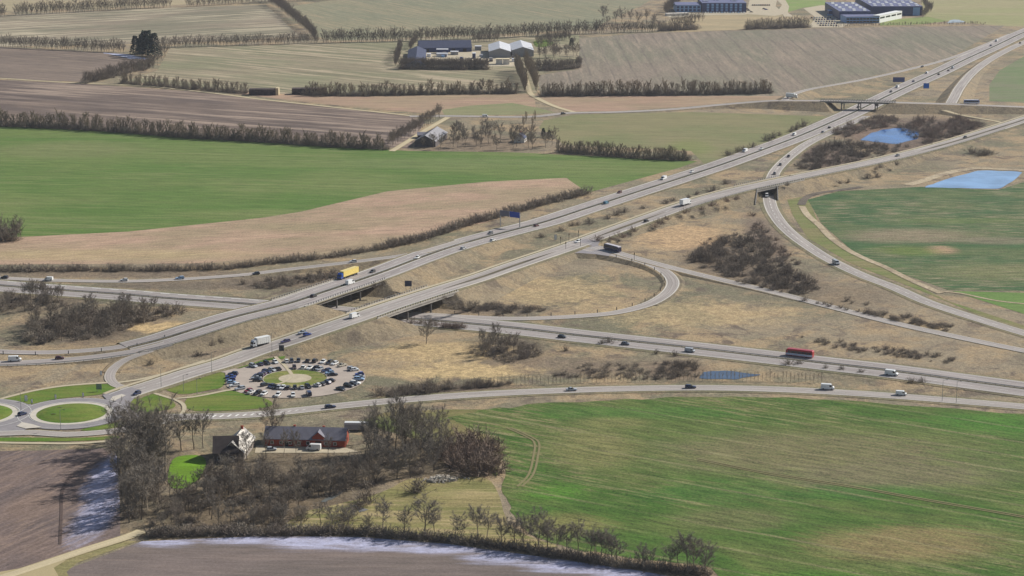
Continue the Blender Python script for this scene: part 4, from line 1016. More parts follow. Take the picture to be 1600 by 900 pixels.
# shrubs
UNDER = ([], [])
t_ = NT('undergrowth_twigs'); p_ = t_.pos()
t_under = t_.out(t_.scale_col(t_.mix(t_.ramp(t_.noise(p_, 1 / 9, 4.0, .6), .38, .62), C(146, 136, 121), C(128, 117, 106)), t_.ramp(t_.noise(p_, 1 / 1.2, 4.0, .7), .25, .75, .8, 1.2)), .95)
def undergrowth(pts, hr, wid=1.3):
    # low growth at the foot of hedges and windbreaks, too dense to count
    for (x, y) in pts:
        gx, gy, gz = GH(x, y); me = UND[RNG.integers(len(UND))]; s = hm(RNG.uniform(*hr), y) / 3.0; a = RNG.uniform(0, 6.28); k = len(UNDER[0])
        R = np.array([[cos(a), -sin(a), 0], [sin(a), cos(a), 0], [0, 0, 1]])
        UNDER[0].extend((np.array(me[0]) @ R.T * np.array([s * wid, s * wid, s]) + np.array([gx, gy, gz])).tolist()); UNDER[1].extend([tuple(i + k for i in f) for f in me[1]])
UND = [make_bush(350 + i, 3.0, 1.9, 26, 11, .075) for i in range(3)]
def shrubs(pts, hr, lab, grp, meshes=BUSH, wid=1.15, order=False):
    if order: pts = sorted(pts)
    for i, (x, y) in enumerate(pts):
        single('shrub', meshes, 3, x, y, RNG.uniform(*hr), (ordn(i) + ' ' + lab) if order else lab, 'shrub', grp, RNG.uniform(wid * .85, wid * 1.2))
undergrowth(along([(592, 390), (660, 375), (730, 352), (800, 334), (860, 317), (918, 303)], 4.6, 1.0, 1.0), (11, 17))
undergrowth(along([(0, 424), (120, 423), (250, 423), (360, 420), (430, 411), (500, 405), (588, 391)], 6.6, 1.5, .8), (8, 15))
shrubs([(846, 371), (877, 361), (893, 353), (903, 352), (922, 350), (950, 342), (963, 336), (974, 332), (1005, 326), (1041, 318), (1052, 314), (1076, 309), (1088, 304), (1112, 299), (1134, 287)], (6, 11), 'round shrub from the left in the strip between the motorway and trunk road', 'shrubs between the two roads', BUSH, 1.3, True)
shrubs([(935, 377), (955, 375), (972, 371), (990, 362), (1025, 355), (1031, 350), (1042, 343), (1070, 333), (1096, 328), (1112, 322), (1136, 315), (1150, 312)], (8, 12), 'round shrub from the left below the trunk road, right of the junction', 'shrubs below the trunk road', RBUSH, 1.3, True)
shrubs([(598, 446), (586, 449)], (10, 12), 'round dark shrub beside the motorway bridge end', 'shrubs at the bridge end', BUSH, 1.2, True)
shrubs(scatter([(1076, 408), (1110, 376), (1170, 368), (1192, 390), (1230, 420), (1280, 452), (1250, 462), (1160, 440)], 62, 5), (10, 19), 'brown shrub in the broad thicket between the link road and slip road', 'shrubs in the broad thicket', BUSH)
shrubs(scatter([(1160, 330), (1185, 335), (1215, 380), (1250, 420), (1230, 415), (1190, 385)], 12, 5), (7, 12), 'reddish shrub on the slope below the underpass', 'shrubs below the underpass', RBUSH)
shrubs(scatter([(1240, 262), (1270, 236), (1330, 222), (1350, 228), (1420, 230), (1380, 244), (1290, 268)], 34, 5), (9, 16), 'grey shrub in the thicket below the wood pond', 'shrubs below the wood pond', BUSH)
shrubs(scatter([(1400, 198), (1430, 190), (1500, 188), (1540, 196), (1500, 212), (1450, 226), (1440, 204)], 34, 5), (9, 15), 'dark shrub in the thicket right of the wood pond', 'shrubs right of the wood pond', RBUSH)
shrubs(scatter([(1300, 206), (1330, 196), (1366, 186), (1400, 182), (1400, 196), (1350, 206), (1320, 216)], 18, 5), (8, 12), 'reddish shrub above the wood pond beside the motorway', 'shrubs above the wood pond', RBUSH)
shrubs(scatter([(690, 700), (720, 690), (772, 698), (770, 740), (735, 748), (700, 720)], 22, 8), (22, 40), 'big dark shrub at the corner of the wood beside the green field', 'shrubs at the wood corner', RBUSH)
undergrowth(along([(232, 838), (330, 836), (470, 834), (560, 834), (660, 842), (760, 852), (860, 868), (960, 884), (1040, 893), (1108, 897)], 6, 2, 1.6), (11, 21))
shrubs([(586, 752), (560, 796), (538, 812), (575, 785), (650, 770), (470, 812), (430, 818)], (18, 28), 'leafless shrub from the left on the rough grass above the front hedge', 'shrubs on the rough grass', BUSH, 1.2, True)
shrubs(along([(690, 512), (722, 514)], 5) + along([(640, 505), (690, 511)], 12), (9, 13), 'shrub on the verge just below the lower motorway', 'shrubs on the lower motorway verge', RBUSH)
shrubs([(1233, 570), (1248, 569), (1290, 576), (1316, 578), (1345, 582), (1424, 598), (1442, 598), (884, 548), (940, 538), (953, 536), (1025, 553), (1055, 556)], (7, 12), 'bare shrub from the left between the two lower roads', 'shrubs between the lower roads', BUSH, 1.1, True)
shrubs(scatter([(590, 618), (640, 606), (720, 600), (780, 598), (760, 606), (650, 618)], 20, 6), (10, 17), 'dark shrub in the hedge right of the round car park', 'shrubs right of the round car park', BUSH, 1.3)
shrubs(scatter([(1020, 596), (1060, 566), (1084, 570), (1090, 592)], 10, 6), (9, 15), 'dark shrub left of the narrow roadside pond', 'shrubs by the narrow pond', BUSH)
shrubs(scatter([(690, 470), (760, 476), (830, 486), (790, 494), (700, 482)], 18, 7), (6, 11), 'grey shrub on the slope inside the loop road', 'shrubs inside the loop', BUSH)
shrubs([(420, 439), (440, 440), (466, 436), (500, 430), (520, 428), (380, 444), (400, 446), (482, 436), (450, 444), (425, 450)], (8, 13), 'shrub from the left on the bank above the motorway bridge', 'shrubs above the motorway bridge', BUSH, 1.3, True)
shrubs([(235, 570), (310, 556), (330, 540), (345, 536)], (8, 12), 'small shrub from the left between the motorway and the trunk road slope', 'shrubs on the trunk road slope', BUSH, 1.0, True)
shrubs([(1532, 243), (1520, 240), (1542, 242)], (12, 16), 'dense dark shrub from the left above the square pond', 'shrubs above the square pond', BUSH, 1.6, True)
shrubs([(1368, 265), (1376, 262), (1401, 258), (1356, 279), (1371, 277), (1312, 287), (1325, 286), (1230, 290), (1232, 280)], (7, 10), 'small shrub from the left below the trunk road', 'small shrubs below the trunk road', BUSH, 1.2, True)
shrubs([(1138, 243), (1152, 238), (1160, 235), (1175, 231), (1200, 220), (1208, 216), (1218, 212), (1236, 206), (1244, 203), (1255, 198)], (9, 14), 'shrub from the left on the verge above the motorway', 'shrubs above the far motorway', BUSH, 1.0, True)
shrubs(scatter([(-4, 378), (0, 345), (28, 360), (34, 378)], 7, 4), (18, 34), 'grey shrub at the left edge of the green field', 'shrubs at the left edge', BUSH, .9)
undergrowth(scatter([(1440, 510), (1380, 500), (1250, 470), (1300, 462), (1420, 488)], 14, 10), (6, 10))
for pts, step, h, lab, grp in ROWS: undergrowth(along(pts, 3.6, 2, .6), (h[0] * .4, h[0] * .72), 1.1)
for poly, n, h, lab, grp, dark, md in WOODS: undergrowth(scatter(poly, int(n * 1.3), 2), (8, 15), 1.5)
for poly, n in (([(1070, 408), (1108, 374), (1170, 364), (1196, 390), (1236, 420), (1290, 452), (1250, 464), (1156, 442)], 190), ([(1240, 264), (1268, 236), (1330, 220), (1350, 226), (1424, 230), (1380, 246), (1290, 270)], 90), ([(1400, 200), (1430, 190), (1500, 187), (1542, 195), (1500, 212), (1450, 228)], 80),
                ([(1300, 206), (1330, 194), (1366, 184), (1400, 182), (1400, 196), (1350, 206), (1320, 216)], 50), ([(900, 570), (1060, 566), (1090, 590), (1000, 594), (860, 592)], 70), ([(1180, 345), (1215, 380), (1250, 415), (1225, 415), (1186, 385)], 40), ([(735, 552), (765, 534), (836, 538), (842, 556), (800, 568)], 50),
                ([(600, 616), (700, 606), (800, 598), (800, 602), (700, 611), (610, 621)], 70), ([(410, 444), (470, 434), (560, 424), (540, 432), (450, 448), (380, 452)], 50), ([(690, 474), (770, 474), (860, 484), (830, 490), (700, 484)], 50), ([(1300, 480), (1400, 492), (1500, 512), (1480, 518), (1380, 498)], 40), ([(1220, 520), (1330, 536), (1500, 560), (1480, 568), (1320, 548)], 50)):
    undergrowth(scatter(poly, int(n * 1.5)), (3.2, 8.5), 1.6)
undergrowth(scatter([(34, 530), (60, 505), (110, 494), (170, 488), (300, 486), (225, 508), (160, 528), (60, 538)], 90), (9, 17), 1.4)
undergrowth(along([(626, 108), (762, 109)], 3.2) + along([(836, 110), (870, 110), (908, 105)], 3.2) + along([(130, 131), (200, 114), (236, 106)], 4, 2, 2) + along([(1166, 46), (1262, 43)], 3.5) + along([(1030, 48), (1088, 46)], 3.5), (7, 11), 1.4)
o = mesh_obj('hedge_undergrowth', arr_mesh('hedge_undergrowth', *UNDER, [t_under])); tag(o, 'low brown undergrowth at the foot of hedges, windbreaks and copses', 'undergrowth', None, 'stuff')

# heap of rubble at the edge of the copse
hx, hy = G(690, 750); rub = empty('rubble_heap', (hx, hy, 0), .2); tag(rub, 'pale heap of stones and earth at the lower edge of the copse', 'rubble heap')
mb = MB(); nx_, ny_ = 22, 10
gv = [(-5.8 + 11.6 * i / nx_, -3 + 6 * j / ny_, max(-.1, 1.7 * (1 - (abs(-1 + 2 * i / nx_)) ** 2) * (1 - (-1 + 2 * j / ny_) ** 2) * random.uniform(.6, 1.25) - .1)) for i in range(nx_ + 1) for j in range(ny_ + 1)]
mb.add(gv, [(i * (ny_ + 1) + j, (i + 1) * (ny_ + 1) + j, (i + 1) * (ny_ + 1) + j + 1, i * (ny_ + 1) + j + 1) for i in range(nx_) for j in range(ny_)])
mb.build('earth_mound', plain('heap_earth', (140, 126, 106), .95, .25, .5), rub)
mb = MB()
for i in range(160):
    x, y = random.gauss(-1, 3), random.gauss(-.5, 1.4); q = random.uniform(.15, .5); z = max(0, 1.5 * (1 - (x / 5.8) ** 2) * (1 - (y / 3) ** 2)) if abs(x) < 5.8 and abs(y) < 3 else 0
    jit = lambda: random.uniform(-.12, .12)
    mb.hexa([(x - q + jit(), y - q + jit(), z - .1), (x + q + jit(), y - q + jit(), z - .1), (x + q + jit(), y + q + jit(), z - .1), (x - q + jit(), y + q + jit(), z - .1)], [(x - q * .6 + jit(), y - q * .6, z + q), (x + q * .6, y - q * .6 + jit(), z + q * .8), (x + q * .6, y + q * .6, z + q), (x - q * .6, y + q * .6 + jit(), z + q * .7)])
o = mb.build('stones', plain('heap_stones', (176, 168, 154), .95, .2, .8), rub); o['kind'] = 'stuff'

# ================================================================= VEHICLES
def loft(mb, st, zb, m=0):
    """st: (x, half width, belt height) stations front to rear or rear to front"""
    n = len(st); vs_ = []
    for x, w, zt in st: vs_ += [(x, -w * .93, zb), (x, -w, zb + .22), (x, -w, (zb + zt) * .5 + .1), (x, -w * .93, zt), (x, w * .93, zt), (x, w, (zb + zt) * .5 + .1), (x, w, zb + .22), (x, w * .93, zb)]
    fs = [tuple(range(7, -1, -1)), tuple(range(8 * n - 8, 8 * n))]
    for i in range(n - 1):
        for j in range(8): fs.append((8*i+j, 8*i+(j+1) % 8, 8*i+8+(j+1) % 8, 8*i+8+j))
    mb.add(vs_, fs, m)
def wheel_mesh(r, w):
    mb = MB(); mb.tube((0, -w/2, 0), (0, w/2, 0), r, r, 14, 0); mb.tube((0, -w/2 - .015, 0), (0, w/2 + .015, 0), r * .62, r * .62, 10, 1)
    return mb.mesh('wheel', [M['tyre'], M['rim']])
PROTO = {}
def car_proto(kind):
    if kind in PROTO: return PROTO[kind]
    parts = []
    def part(name, mb, mats, loc=(0, 0, 0)): parts.append((name, mb.mesh(name, mats if isinstance(mats, list) else [mats]), loc))
    P0 = M['white']       # replaced object by object with the vehicle's paint
    if kind in ('hatch', 'sedan', 'estate', 'suv'):
        L, H, wb, zc = {'hatch': (3.95, 1.48, 1.27, .25), 'sedan': (4.6, 1.44, 1.38, .24), 'estate': (4.65, 1.48, 1.38, .25), 'suv': (4.5, 1.68, 1.33, .32)}[kind]
        h = L / 2; bl = H * .62
        b = MB(); loft(b, [(-h, .74, bl * .82), (-h + .12, .84, bl), (-h * .5, .89, bl), (h * .28, .89, bl), (h * .48, .88, bl * .97), (h * .9, .83, bl * .82), (h, .7, bl * .62)], zc)
        x0, x1 = {'hatch': (-h + .12, h * .42), 'sedan': (-h * .68, h * .4), 'estate': (-h + .14, h * .4), 'suv': (-h + .14, h * .42)}[kind]
        t0, t1 = {'hatch': (-h * .72, h * .04), 'sedan': (-h * .36, h * .0), 'estate': (-h * .82, h * .0), 'suv': (-h * .8, h * .06)}[kind]
        wt = .64; g = MB()
        g.hexa([(x0, -.8, bl - .02), (x1, -.8, bl - .02), (x1, .8, bl - .02), (x0, .8, bl - .02)], [(t0, -wt, H - .04), (t1, -wt, H - .04), (t1, wt, H - .04), (t0, wt, H - .04)])
        b.hexa([(t0 - .03, -wt - .02, H - .045), (t1 + .05, -wt - .02, H - .045), (t1 + .05, wt + .02, H - .045), (t0 - .03, wt + .02, H - .045)], [(t0 + .1, -wt + .08, H + .01), (t1 - .1, -wt + .08, H + .01), (t1 - .1, wt - .08, H + .01), (t0 + .1, wt - .08, H + .01)])
        xm = (t0 + t1) / 2 - .05
        for sy in (-1, 1):     # painted pillars over the side glass
            for xb, xt in ((x1 - .02, t1 + .02), (xm, xm), (x0 + .05, t0 + .04)):
                b.hexa([(xb - .06, sy * .815 - .015, bl - .02), (xb + .06, sy * .815 - .015, bl - .02), (xb + .06, sy * .815 + .015, bl - .02), (xb - .06, sy * .815 + .015, bl - .02)],
                       [(xt - .05, sy * (wt + .015) - .015, H - .04), (xt + .05, sy * (wt + .015) - .015, H - .04), (xt + .05, sy * (wt + .015) + .015, H - .04), (xt - .05, sy * (wt + .015) + .015, H - .04)])
        part('body', b, P0); part('windows', g, M['glass'])
        l = MB(); l.box(h - .16, h - .02, -.72, -.42, bl * .58, bl * .74); l2 = MB(); l2.box(h - .16, h - .02, .42, .72, bl * .58, bl * .74)
        part('headlight', l, plain('headlamp', (210, 214, 220), .1, .05, 2, .6)); part('headlight', l2, plain('headlamp', (210, 214, 220)))
        l = MB(); l.box(-h - .005, -h + .08, -.76, -.5, bl * .7, bl * .92); l2 = MB(); l2.box(-h - .005, -h + .08, .5, .76, bl * .7, bl * .92)
        part('tail_light', l, plain('tail_lamp', (130, 20, 18), .2, .05, 2, .5)); part('tail_light', l2, plain('tail_lamp', (130, 20, 18)))
        wm = wheel_mesh(.32 if kind != 'suv' else .36, .22)
        for x in (wb, -wb):
            for y in (-.79, .79): parts.append(('wheel', wm, (x, y, .32 if kind != 'suv' else .36)))
    elif kind in ('van', 'smallvan'):
        k = 1.0 if kind == 'van' else .8; Hh = 2.35 if kind == 'van' else 1.85; h = 2.75 * k
        b = MB(); b.extr([(-h, .35), (-h, Hh * .93), (-h + .15, Hh), (h * .42, Hh), (h * .55, Hh * .93), (h * .74, Hh * .58), (h * .96, Hh * .46), (h, Hh * .36), (h, .35)], .98 * k ** .5, .86 * k ** .5)
        part('body', b, P0)
        g = MB(); w = .88 * k ** .5
        g.hexa([(h * .745, -w * .9, Hh * .6), (h * .765, -w * .9, Hh * .6), (h * .765, w * .9, Hh * .6), (h * .745, w * .9, Hh * .6)], [(h * .555, -w * .82, Hh * .91), (h * .58, -w * .82, Hh * .91), (h * .58, w * .82, Hh * .91), (h * .555, w * .82, Hh * .91)])
        part('windscreen', g, M['glass'])
        for sy in (-1, 1):
            g = MB(); yy = sy * (.98 * k ** .5)
            g.hexa([(h * .3, yy - .06, Hh * .56), (h * .68, yy - .06, Hh * .56), (h * .68, yy + .005, Hh * .56), (h * .3, yy + .005, Hh * .56)], [(h * .3, yy - .14 - .02 * sy, Hh * .86), (h * .55, yy - .14 - .02 * sy, Hh * .86), (h * .55, yy + .02 - .08 * (sy > 0) + .08 * (sy < 0), Hh * .86), (h * .3, yy + .02 - .08 * (sy > 0) + .08 * (sy < 0), Hh * .86)])
            part('side_window', g, M['glass'])
        bm_ = MB(); bm_.box(h - .1, h + .06, -.88 * k, .88 * k, .3, .62); part('bumper', bm_, M['black'])
        wm = wheel_mesh(.36 * k ** .5, .24)
        for x in (h * .62, -h * .6):
            for y in (-.86, .86): parts.append(('wheel', wm, (x, y * k ** .5, .36 * k ** .5)))
    elif kind in ('lorry', 'semi'):
        Lb = 7.0 if kind == 'lorry' else 13.4; xb = 2.4 if kind == 'lorry' else 5.2    # front of the box
        xc = xb + .25
        b = MB(); b.extr([(xc, .55), (xc, 3.0), (xc + .5, 3.35), (xc + 1.3, 3.05), (xc + 1.75, 2.4), (xc + 2.0, 1.5), (xc + 2.05, .5)], 1.22, 1.12); part('cab', b, P0)
        g = MB(); g.hexa([(xc + 1.99, -1.05, 1.55), (xc + 2.03, -1.05, 1.55), (xc + 2.03, 1.05, 1.55), (xc + 1.99, 1.05, 1.55)], [(xc + 1.76, -1.0, 2.4), (xc + 1.82, -1.0, 2.4), (xc + 1.82, 1.0, 2.4), (xc + 1.76, 1.0, 2.4)]); part('windscreen', g, M['glass'])
        for sy in (-1, 1):
            g = MB(); g.box(xc + .9, xc + 1.7, sy * 1.2 - .04, sy * 1.2 + .04, 1.6, 2.35); part('side_window', g, M['glass'])
        b = MB(); b.box(xb - Lb, xb, -1.27, 1.27, 1.12, 3.9)
        for i in range(int(Lb / 1.1)):    # vertical posts on the sides
            x = xb - .5 - i * 1.1
            for sy in (-1, 1): b.box(x - .04, x + .04, sy * 1.285 - .02, sy * 1.285 + .02, 1.2, 3.84)
        b.box(xb - Lb - .02, xb + .02, -1.3, 1.3, 3.86, 3.96); part('cargo_box', b, P0)
        b = MB(); b.box(xb - Lb + .2, xc + 1.9, -.5, .5, .62, 1.1)
        for sy in (-1, 1): b.box(xb - Lb * .55, xb - .9, sy * 1.18 - .03, sy * 1.18 + .03, .5, 1.05)
        part('chassis', b, M['black'])
        b = MB(); b.box(xc + 1.95, xc + 2.12, -1.15, 1.15, .4, .8); part('bumper', b, M['dsteel'])
        wm = wheel_mesh(.5, .34)
        ax = (xc + 1.2, xb - Lb + 1.6) if kind == 'lorry' else (xc + 1.2, xb - 1.4, xb - Lb + 1.4, xb - Lb + 2.7, xb - Lb + 4.0)
        for x in ax:
            for y in (-1.05, 1.05): parts.append(('wheel', wm, (x, y, .5)))
    elif kind in ('bus', 'coach'):
        h = 6.1 if kind == 'bus' else 4.6; Hh = 3.15
        b = MB(); b.extr([(-h, .4), (-h, Hh - .3), (-h + .25, Hh), (h - .5, Hh), (h - .1, Hh - .5), (h, 1.4), (h, .4)], 1.27, 1.2); part('body', b, P0)
        b = MB(); b.hexa([(-h + .2, -1.16, Hh - .02), (h - .6, -1.16, Hh - .02), (h - .6, 1.16, Hh - .02), (-h + .2, 1.16, Hh - .02)], [(-h + .5, -1.0, Hh + .14), (h - .9, -1.0, Hh + .14), (h - .9, 1.0, Hh + .14), (-h + .5, 1.0, Hh + .14)]); part('roof', b, P0)
        for sy in (-1, 1):
            n = 7 if kind == 'bus' else 5
            for i in range(n):
                g = MB(); a = -h + .5 + (2*h - 1.3) * i / n; e = -h + .5 + (2*h - 1.3) * (i + 1) / n - .1
                g.hexa([(a, sy * 1.262 - .02, 1.5), (e, sy * 1.262 - .02, 1.5), (e, sy * 1.262 + .02, 1.5), (a, sy * 1.262 + .02, 1.5)], [(a, sy * 1.225 - .02, 2.55), (e, sy * 1.225 - .02, 2.55), (e, sy * 1.225 + .02, 2.55), (a, sy * 1.225 + .02, 2.55)]); part('side_window', g, M['glass'])
            s_ = MB(); s_.box(-h + .1, h - .15, sy * 1.29 - .02, sy * 1.29 + .02, .6, 1.47); part('lower_panel', s_, P0)
        g = MB(); g.hexa([(h - .02, -1.1, 1.35), (h + .02, -1.1, 1.35), (h + .02, 1.1, 1.35), (h - .02, 1.1, 1.35)], [(h - .12, -1.05, 2.65), (h - .07, -1.05, 2.65), (h - .07, 1.05, 2.65), (h - .12, 1.05, 2.65)]); part('windscreen', g, M['glass'])
        wm = wheel_mesh(.48, .32)
        for x in (h - 2.3, -h + 3.0 if kind == 'bus' else -h + 1.8):
            for y in (-1.08, 1.08): parts.append(('wheel', wm, (x, y, .48)))
    elif kind == 'trailer':
        h = 4.6; b = MB(); b.extr([(-h, .6), (-h, 3.0), (-h + .2, 3.2), (h - .7, 3.2), (h - .15, 2.9), (h, 2.2), (h, .6)], 1.25, 1.2); part('body', b, P0)
        b = MB(); b.box(-h + .1, h - .9, -1.05, 1.05, 3.19, 3.27); part('roof', b, P0)
        for sy in (-1, 1):
            b = MB(); b.box(-h + .1, h - .9, sy * 1.262 - .012, sy * 1.262 + .012, .8, 2.5); part('side_panel', b, P0)
        b = MB(); b.box(h, h + 1.0, -.06, .06, .6, .72); part('drawbar', b, M['black'])
        wm = wheel_mesh(.36, .24)
        for x in (-.5, .5):
            for y in (-1.05, 1.05): parts.append(('wheel', wm, (x, y, .36)))
    PROTO[kind] = parts
    return parts
NAMES = dict(hatch='car', sedan='car', estate='car', suv='car', van='van', smallvan='van', lorry='lorry', semi='lorry', bus='bus', coach='bus', trailer='caravan')
def vehicle(kind, loc, rz, label, cols, group=None, name=None):
    parts = car_proto(kind); nm = name or NAMES[kind]
    o = empty(nm, loc, rz); tag(o, label, NAMES[kind], group)
    main = paint(cols['body'])
    for pn, me, l in parts:
        c = mesh_obj(pn, me, o, l)
        if pn in ('body', 'cab', 'cargo_box', 'roof', 'lower_panel', 'side_panel'):
            c.material_slots[0].link = 'OBJECT'; c.material_slots[0].material = paint(cols.get(pn, cols['body']))
    return o
COL = dict(white=(228, 228, 224), black=(26, 27, 30), grey=(96, 98, 102), silver=(168, 172, 176), blue=(28, 60, 140), darkblue=(22, 34, 74), red=(130, 26, 34), darkred=(84, 22, 24), teal=(60, 108, 128), lightblue=(150, 178, 206), purple=(66, 54, 92), beige=(186, 178, 158), darkgrey=(48, 50, 54), brown=(64, 44, 38))
CW = dict(white='white', black='black', grey='grey', silver='silver', blue='bright blue', darkblue='dark blue', red='red', darkred='dark red', teal='teal', lightblue='pale blue', purple='purple', beige='beige', darkgrey='dark grey', brown='brown')

# ---- cars in the round car park
def row(lst, ring, rowname):
    cnt = {}
    lst = sorted(lst)
    tot = {}
    for _, _, c in lst: tot[c] = tot.get(c, 0) + 1
    for i, (px, py, c) in enumerate(lst):
        x, y = G(px, py + 1.5); dx, dy = x - GCP[0], y - GCP[1]; r = hypot(dx, dy)
        rr = 16.0 if ring == 'inner' else 27.0
        rr += random.uniform(-.3, .3); x, y = GCP[0] + dx / r * rr, GCP[1] + dy / r * rr
        a = atan2(dy, dx) + (pi if (ring == 'inner') != (random.random() < .3) else 0) + random.uniform(-.06, .06)
        kind = ('hatch', 'hatch', 'sedan', 'estate', 'suv')[(i * 7 + len(lst)) % 5]
        if rowname == 'near row of the outer ring' and c == 'darkblue': kind = 'smallvan'
        k = cnt.get(c, 0); cnt[c] = k + 1
        which = '' if tot[c] == 1 else ordn(k) + ' '
        lab = (which + CW[c] + ' ' + NAMES[kind] + (' from the left' if tot[c] > 1 else '') + ', ' + rowname + ', round car park').strip()
        vehicle(kind, (x, y, .21), a, lab, dict(body=COL[c]), 'cars parked in the round car park', 'parked_' + NAMES[kind])
row([(360, 585, 'darkblue'), (358, 589.5, 'blue'), (357.5, 594, 'blue'), (361, 598.5, 'lightblue'), (366, 603, 'white')], 'outer', 'left end of the outer ring')
row([(379, 607, 'silver'), (387, 612, 'red'), (396, 612.5, 'white'), (403, 615, 'black'), (412.5, 616, 'white'), (436, 616, 'white'), (458, 617.5, 'white'), (482, 616, 'darkblue')], 'outer', 'near row of the outer ring')
row([(535, 609, 'black'), (548, 604, 'black'), (555, 601.5, 'darkgrey'), (560, 599.5, 'white'), (561, 585.6, 'blue'), (565, 590, 'silver'), (567, 593.5, 'lightblue')], 'outer', 'right end of the outer ring')
row([(550, 577, 'silver'), (553, 578.5, 'white'), (536, 571, 'beige'), (522, 569, 'white'), (513, 568, 'black'), (507, 565, 'white'), (491, 566, 'black'), (480, 565.5, 'black'), (466, 566, 'darkgrey'), (456, 566, 'darkgrey'), (448, 566, 'white')], 'outer', 'far row of the outer ring')
row([(431, 567, 'white'), (419, 569, 'black'), (409, 571, 'darkblue'), (397, 573, 'silver')], 'outer', 'far left of the outer ring')
row([(400, 595, 'black'), (402, 591.5, 'silver'), (400, 588.5, 'darkgrey'), (405, 587, 'purple'), (412, 584.5, 'purple'), (420, 582, 'darkblue'), (429, 580, 'silver'), (436, 578, 'black')], 'inner', 'left half of the inner ring')
row([(460, 576, 'brown'), (474, 575, 'white'), (483, 576, 'white'), (490, 578, 'black'), (498, 578, 'silver'), (507, 580.6, 'darkblue'), (514, 583, 'lightblue'), (520, 586, 'black'), (527, 577, 'black')][:8], 'inner', 'far right of the inner ring')
row([(519, 595.6, 'black'), (512.5, 599, 'darkblue'), (504, 601.5, 'darkgrey'), (497, 603, 'white'), (482, 605.6, 'black'), (472, 607, 'silver'), (460.6, 607.5, 'black'), (449, 608, 'darkgrey'), (443, 605.6, 'white'), (437, 606, 'silver'), (430, 605, 'black'), (421, 605.6, 'darkblue'), (414, 602, 'darkgrey')], 'inner', 'near row of the inner ring')

# ---- traffic
def on_road(kind, px, py, path, d, label, cols, lat=None, group='traffic on the roads'):
    z = .3
    for _ in range(3):
        x, y = G(px, py, z + .6); i, dist = path.near(x, y); z = path.p[i][2]
    a = atan2(path.t[i][1], path.t[i][0]) + (0 if d > 0 else pi)
    if lat is not None:   # keep to a lane
        x, y = path.p[i][0] + path.nrm[i][0] * lat, path.p[i][1] + path.nrm[i][1] * lat
    vehicle(kind, (x, y, z - .02), a, label, cols, group)
def c1(c): return dict(body=COL[c])
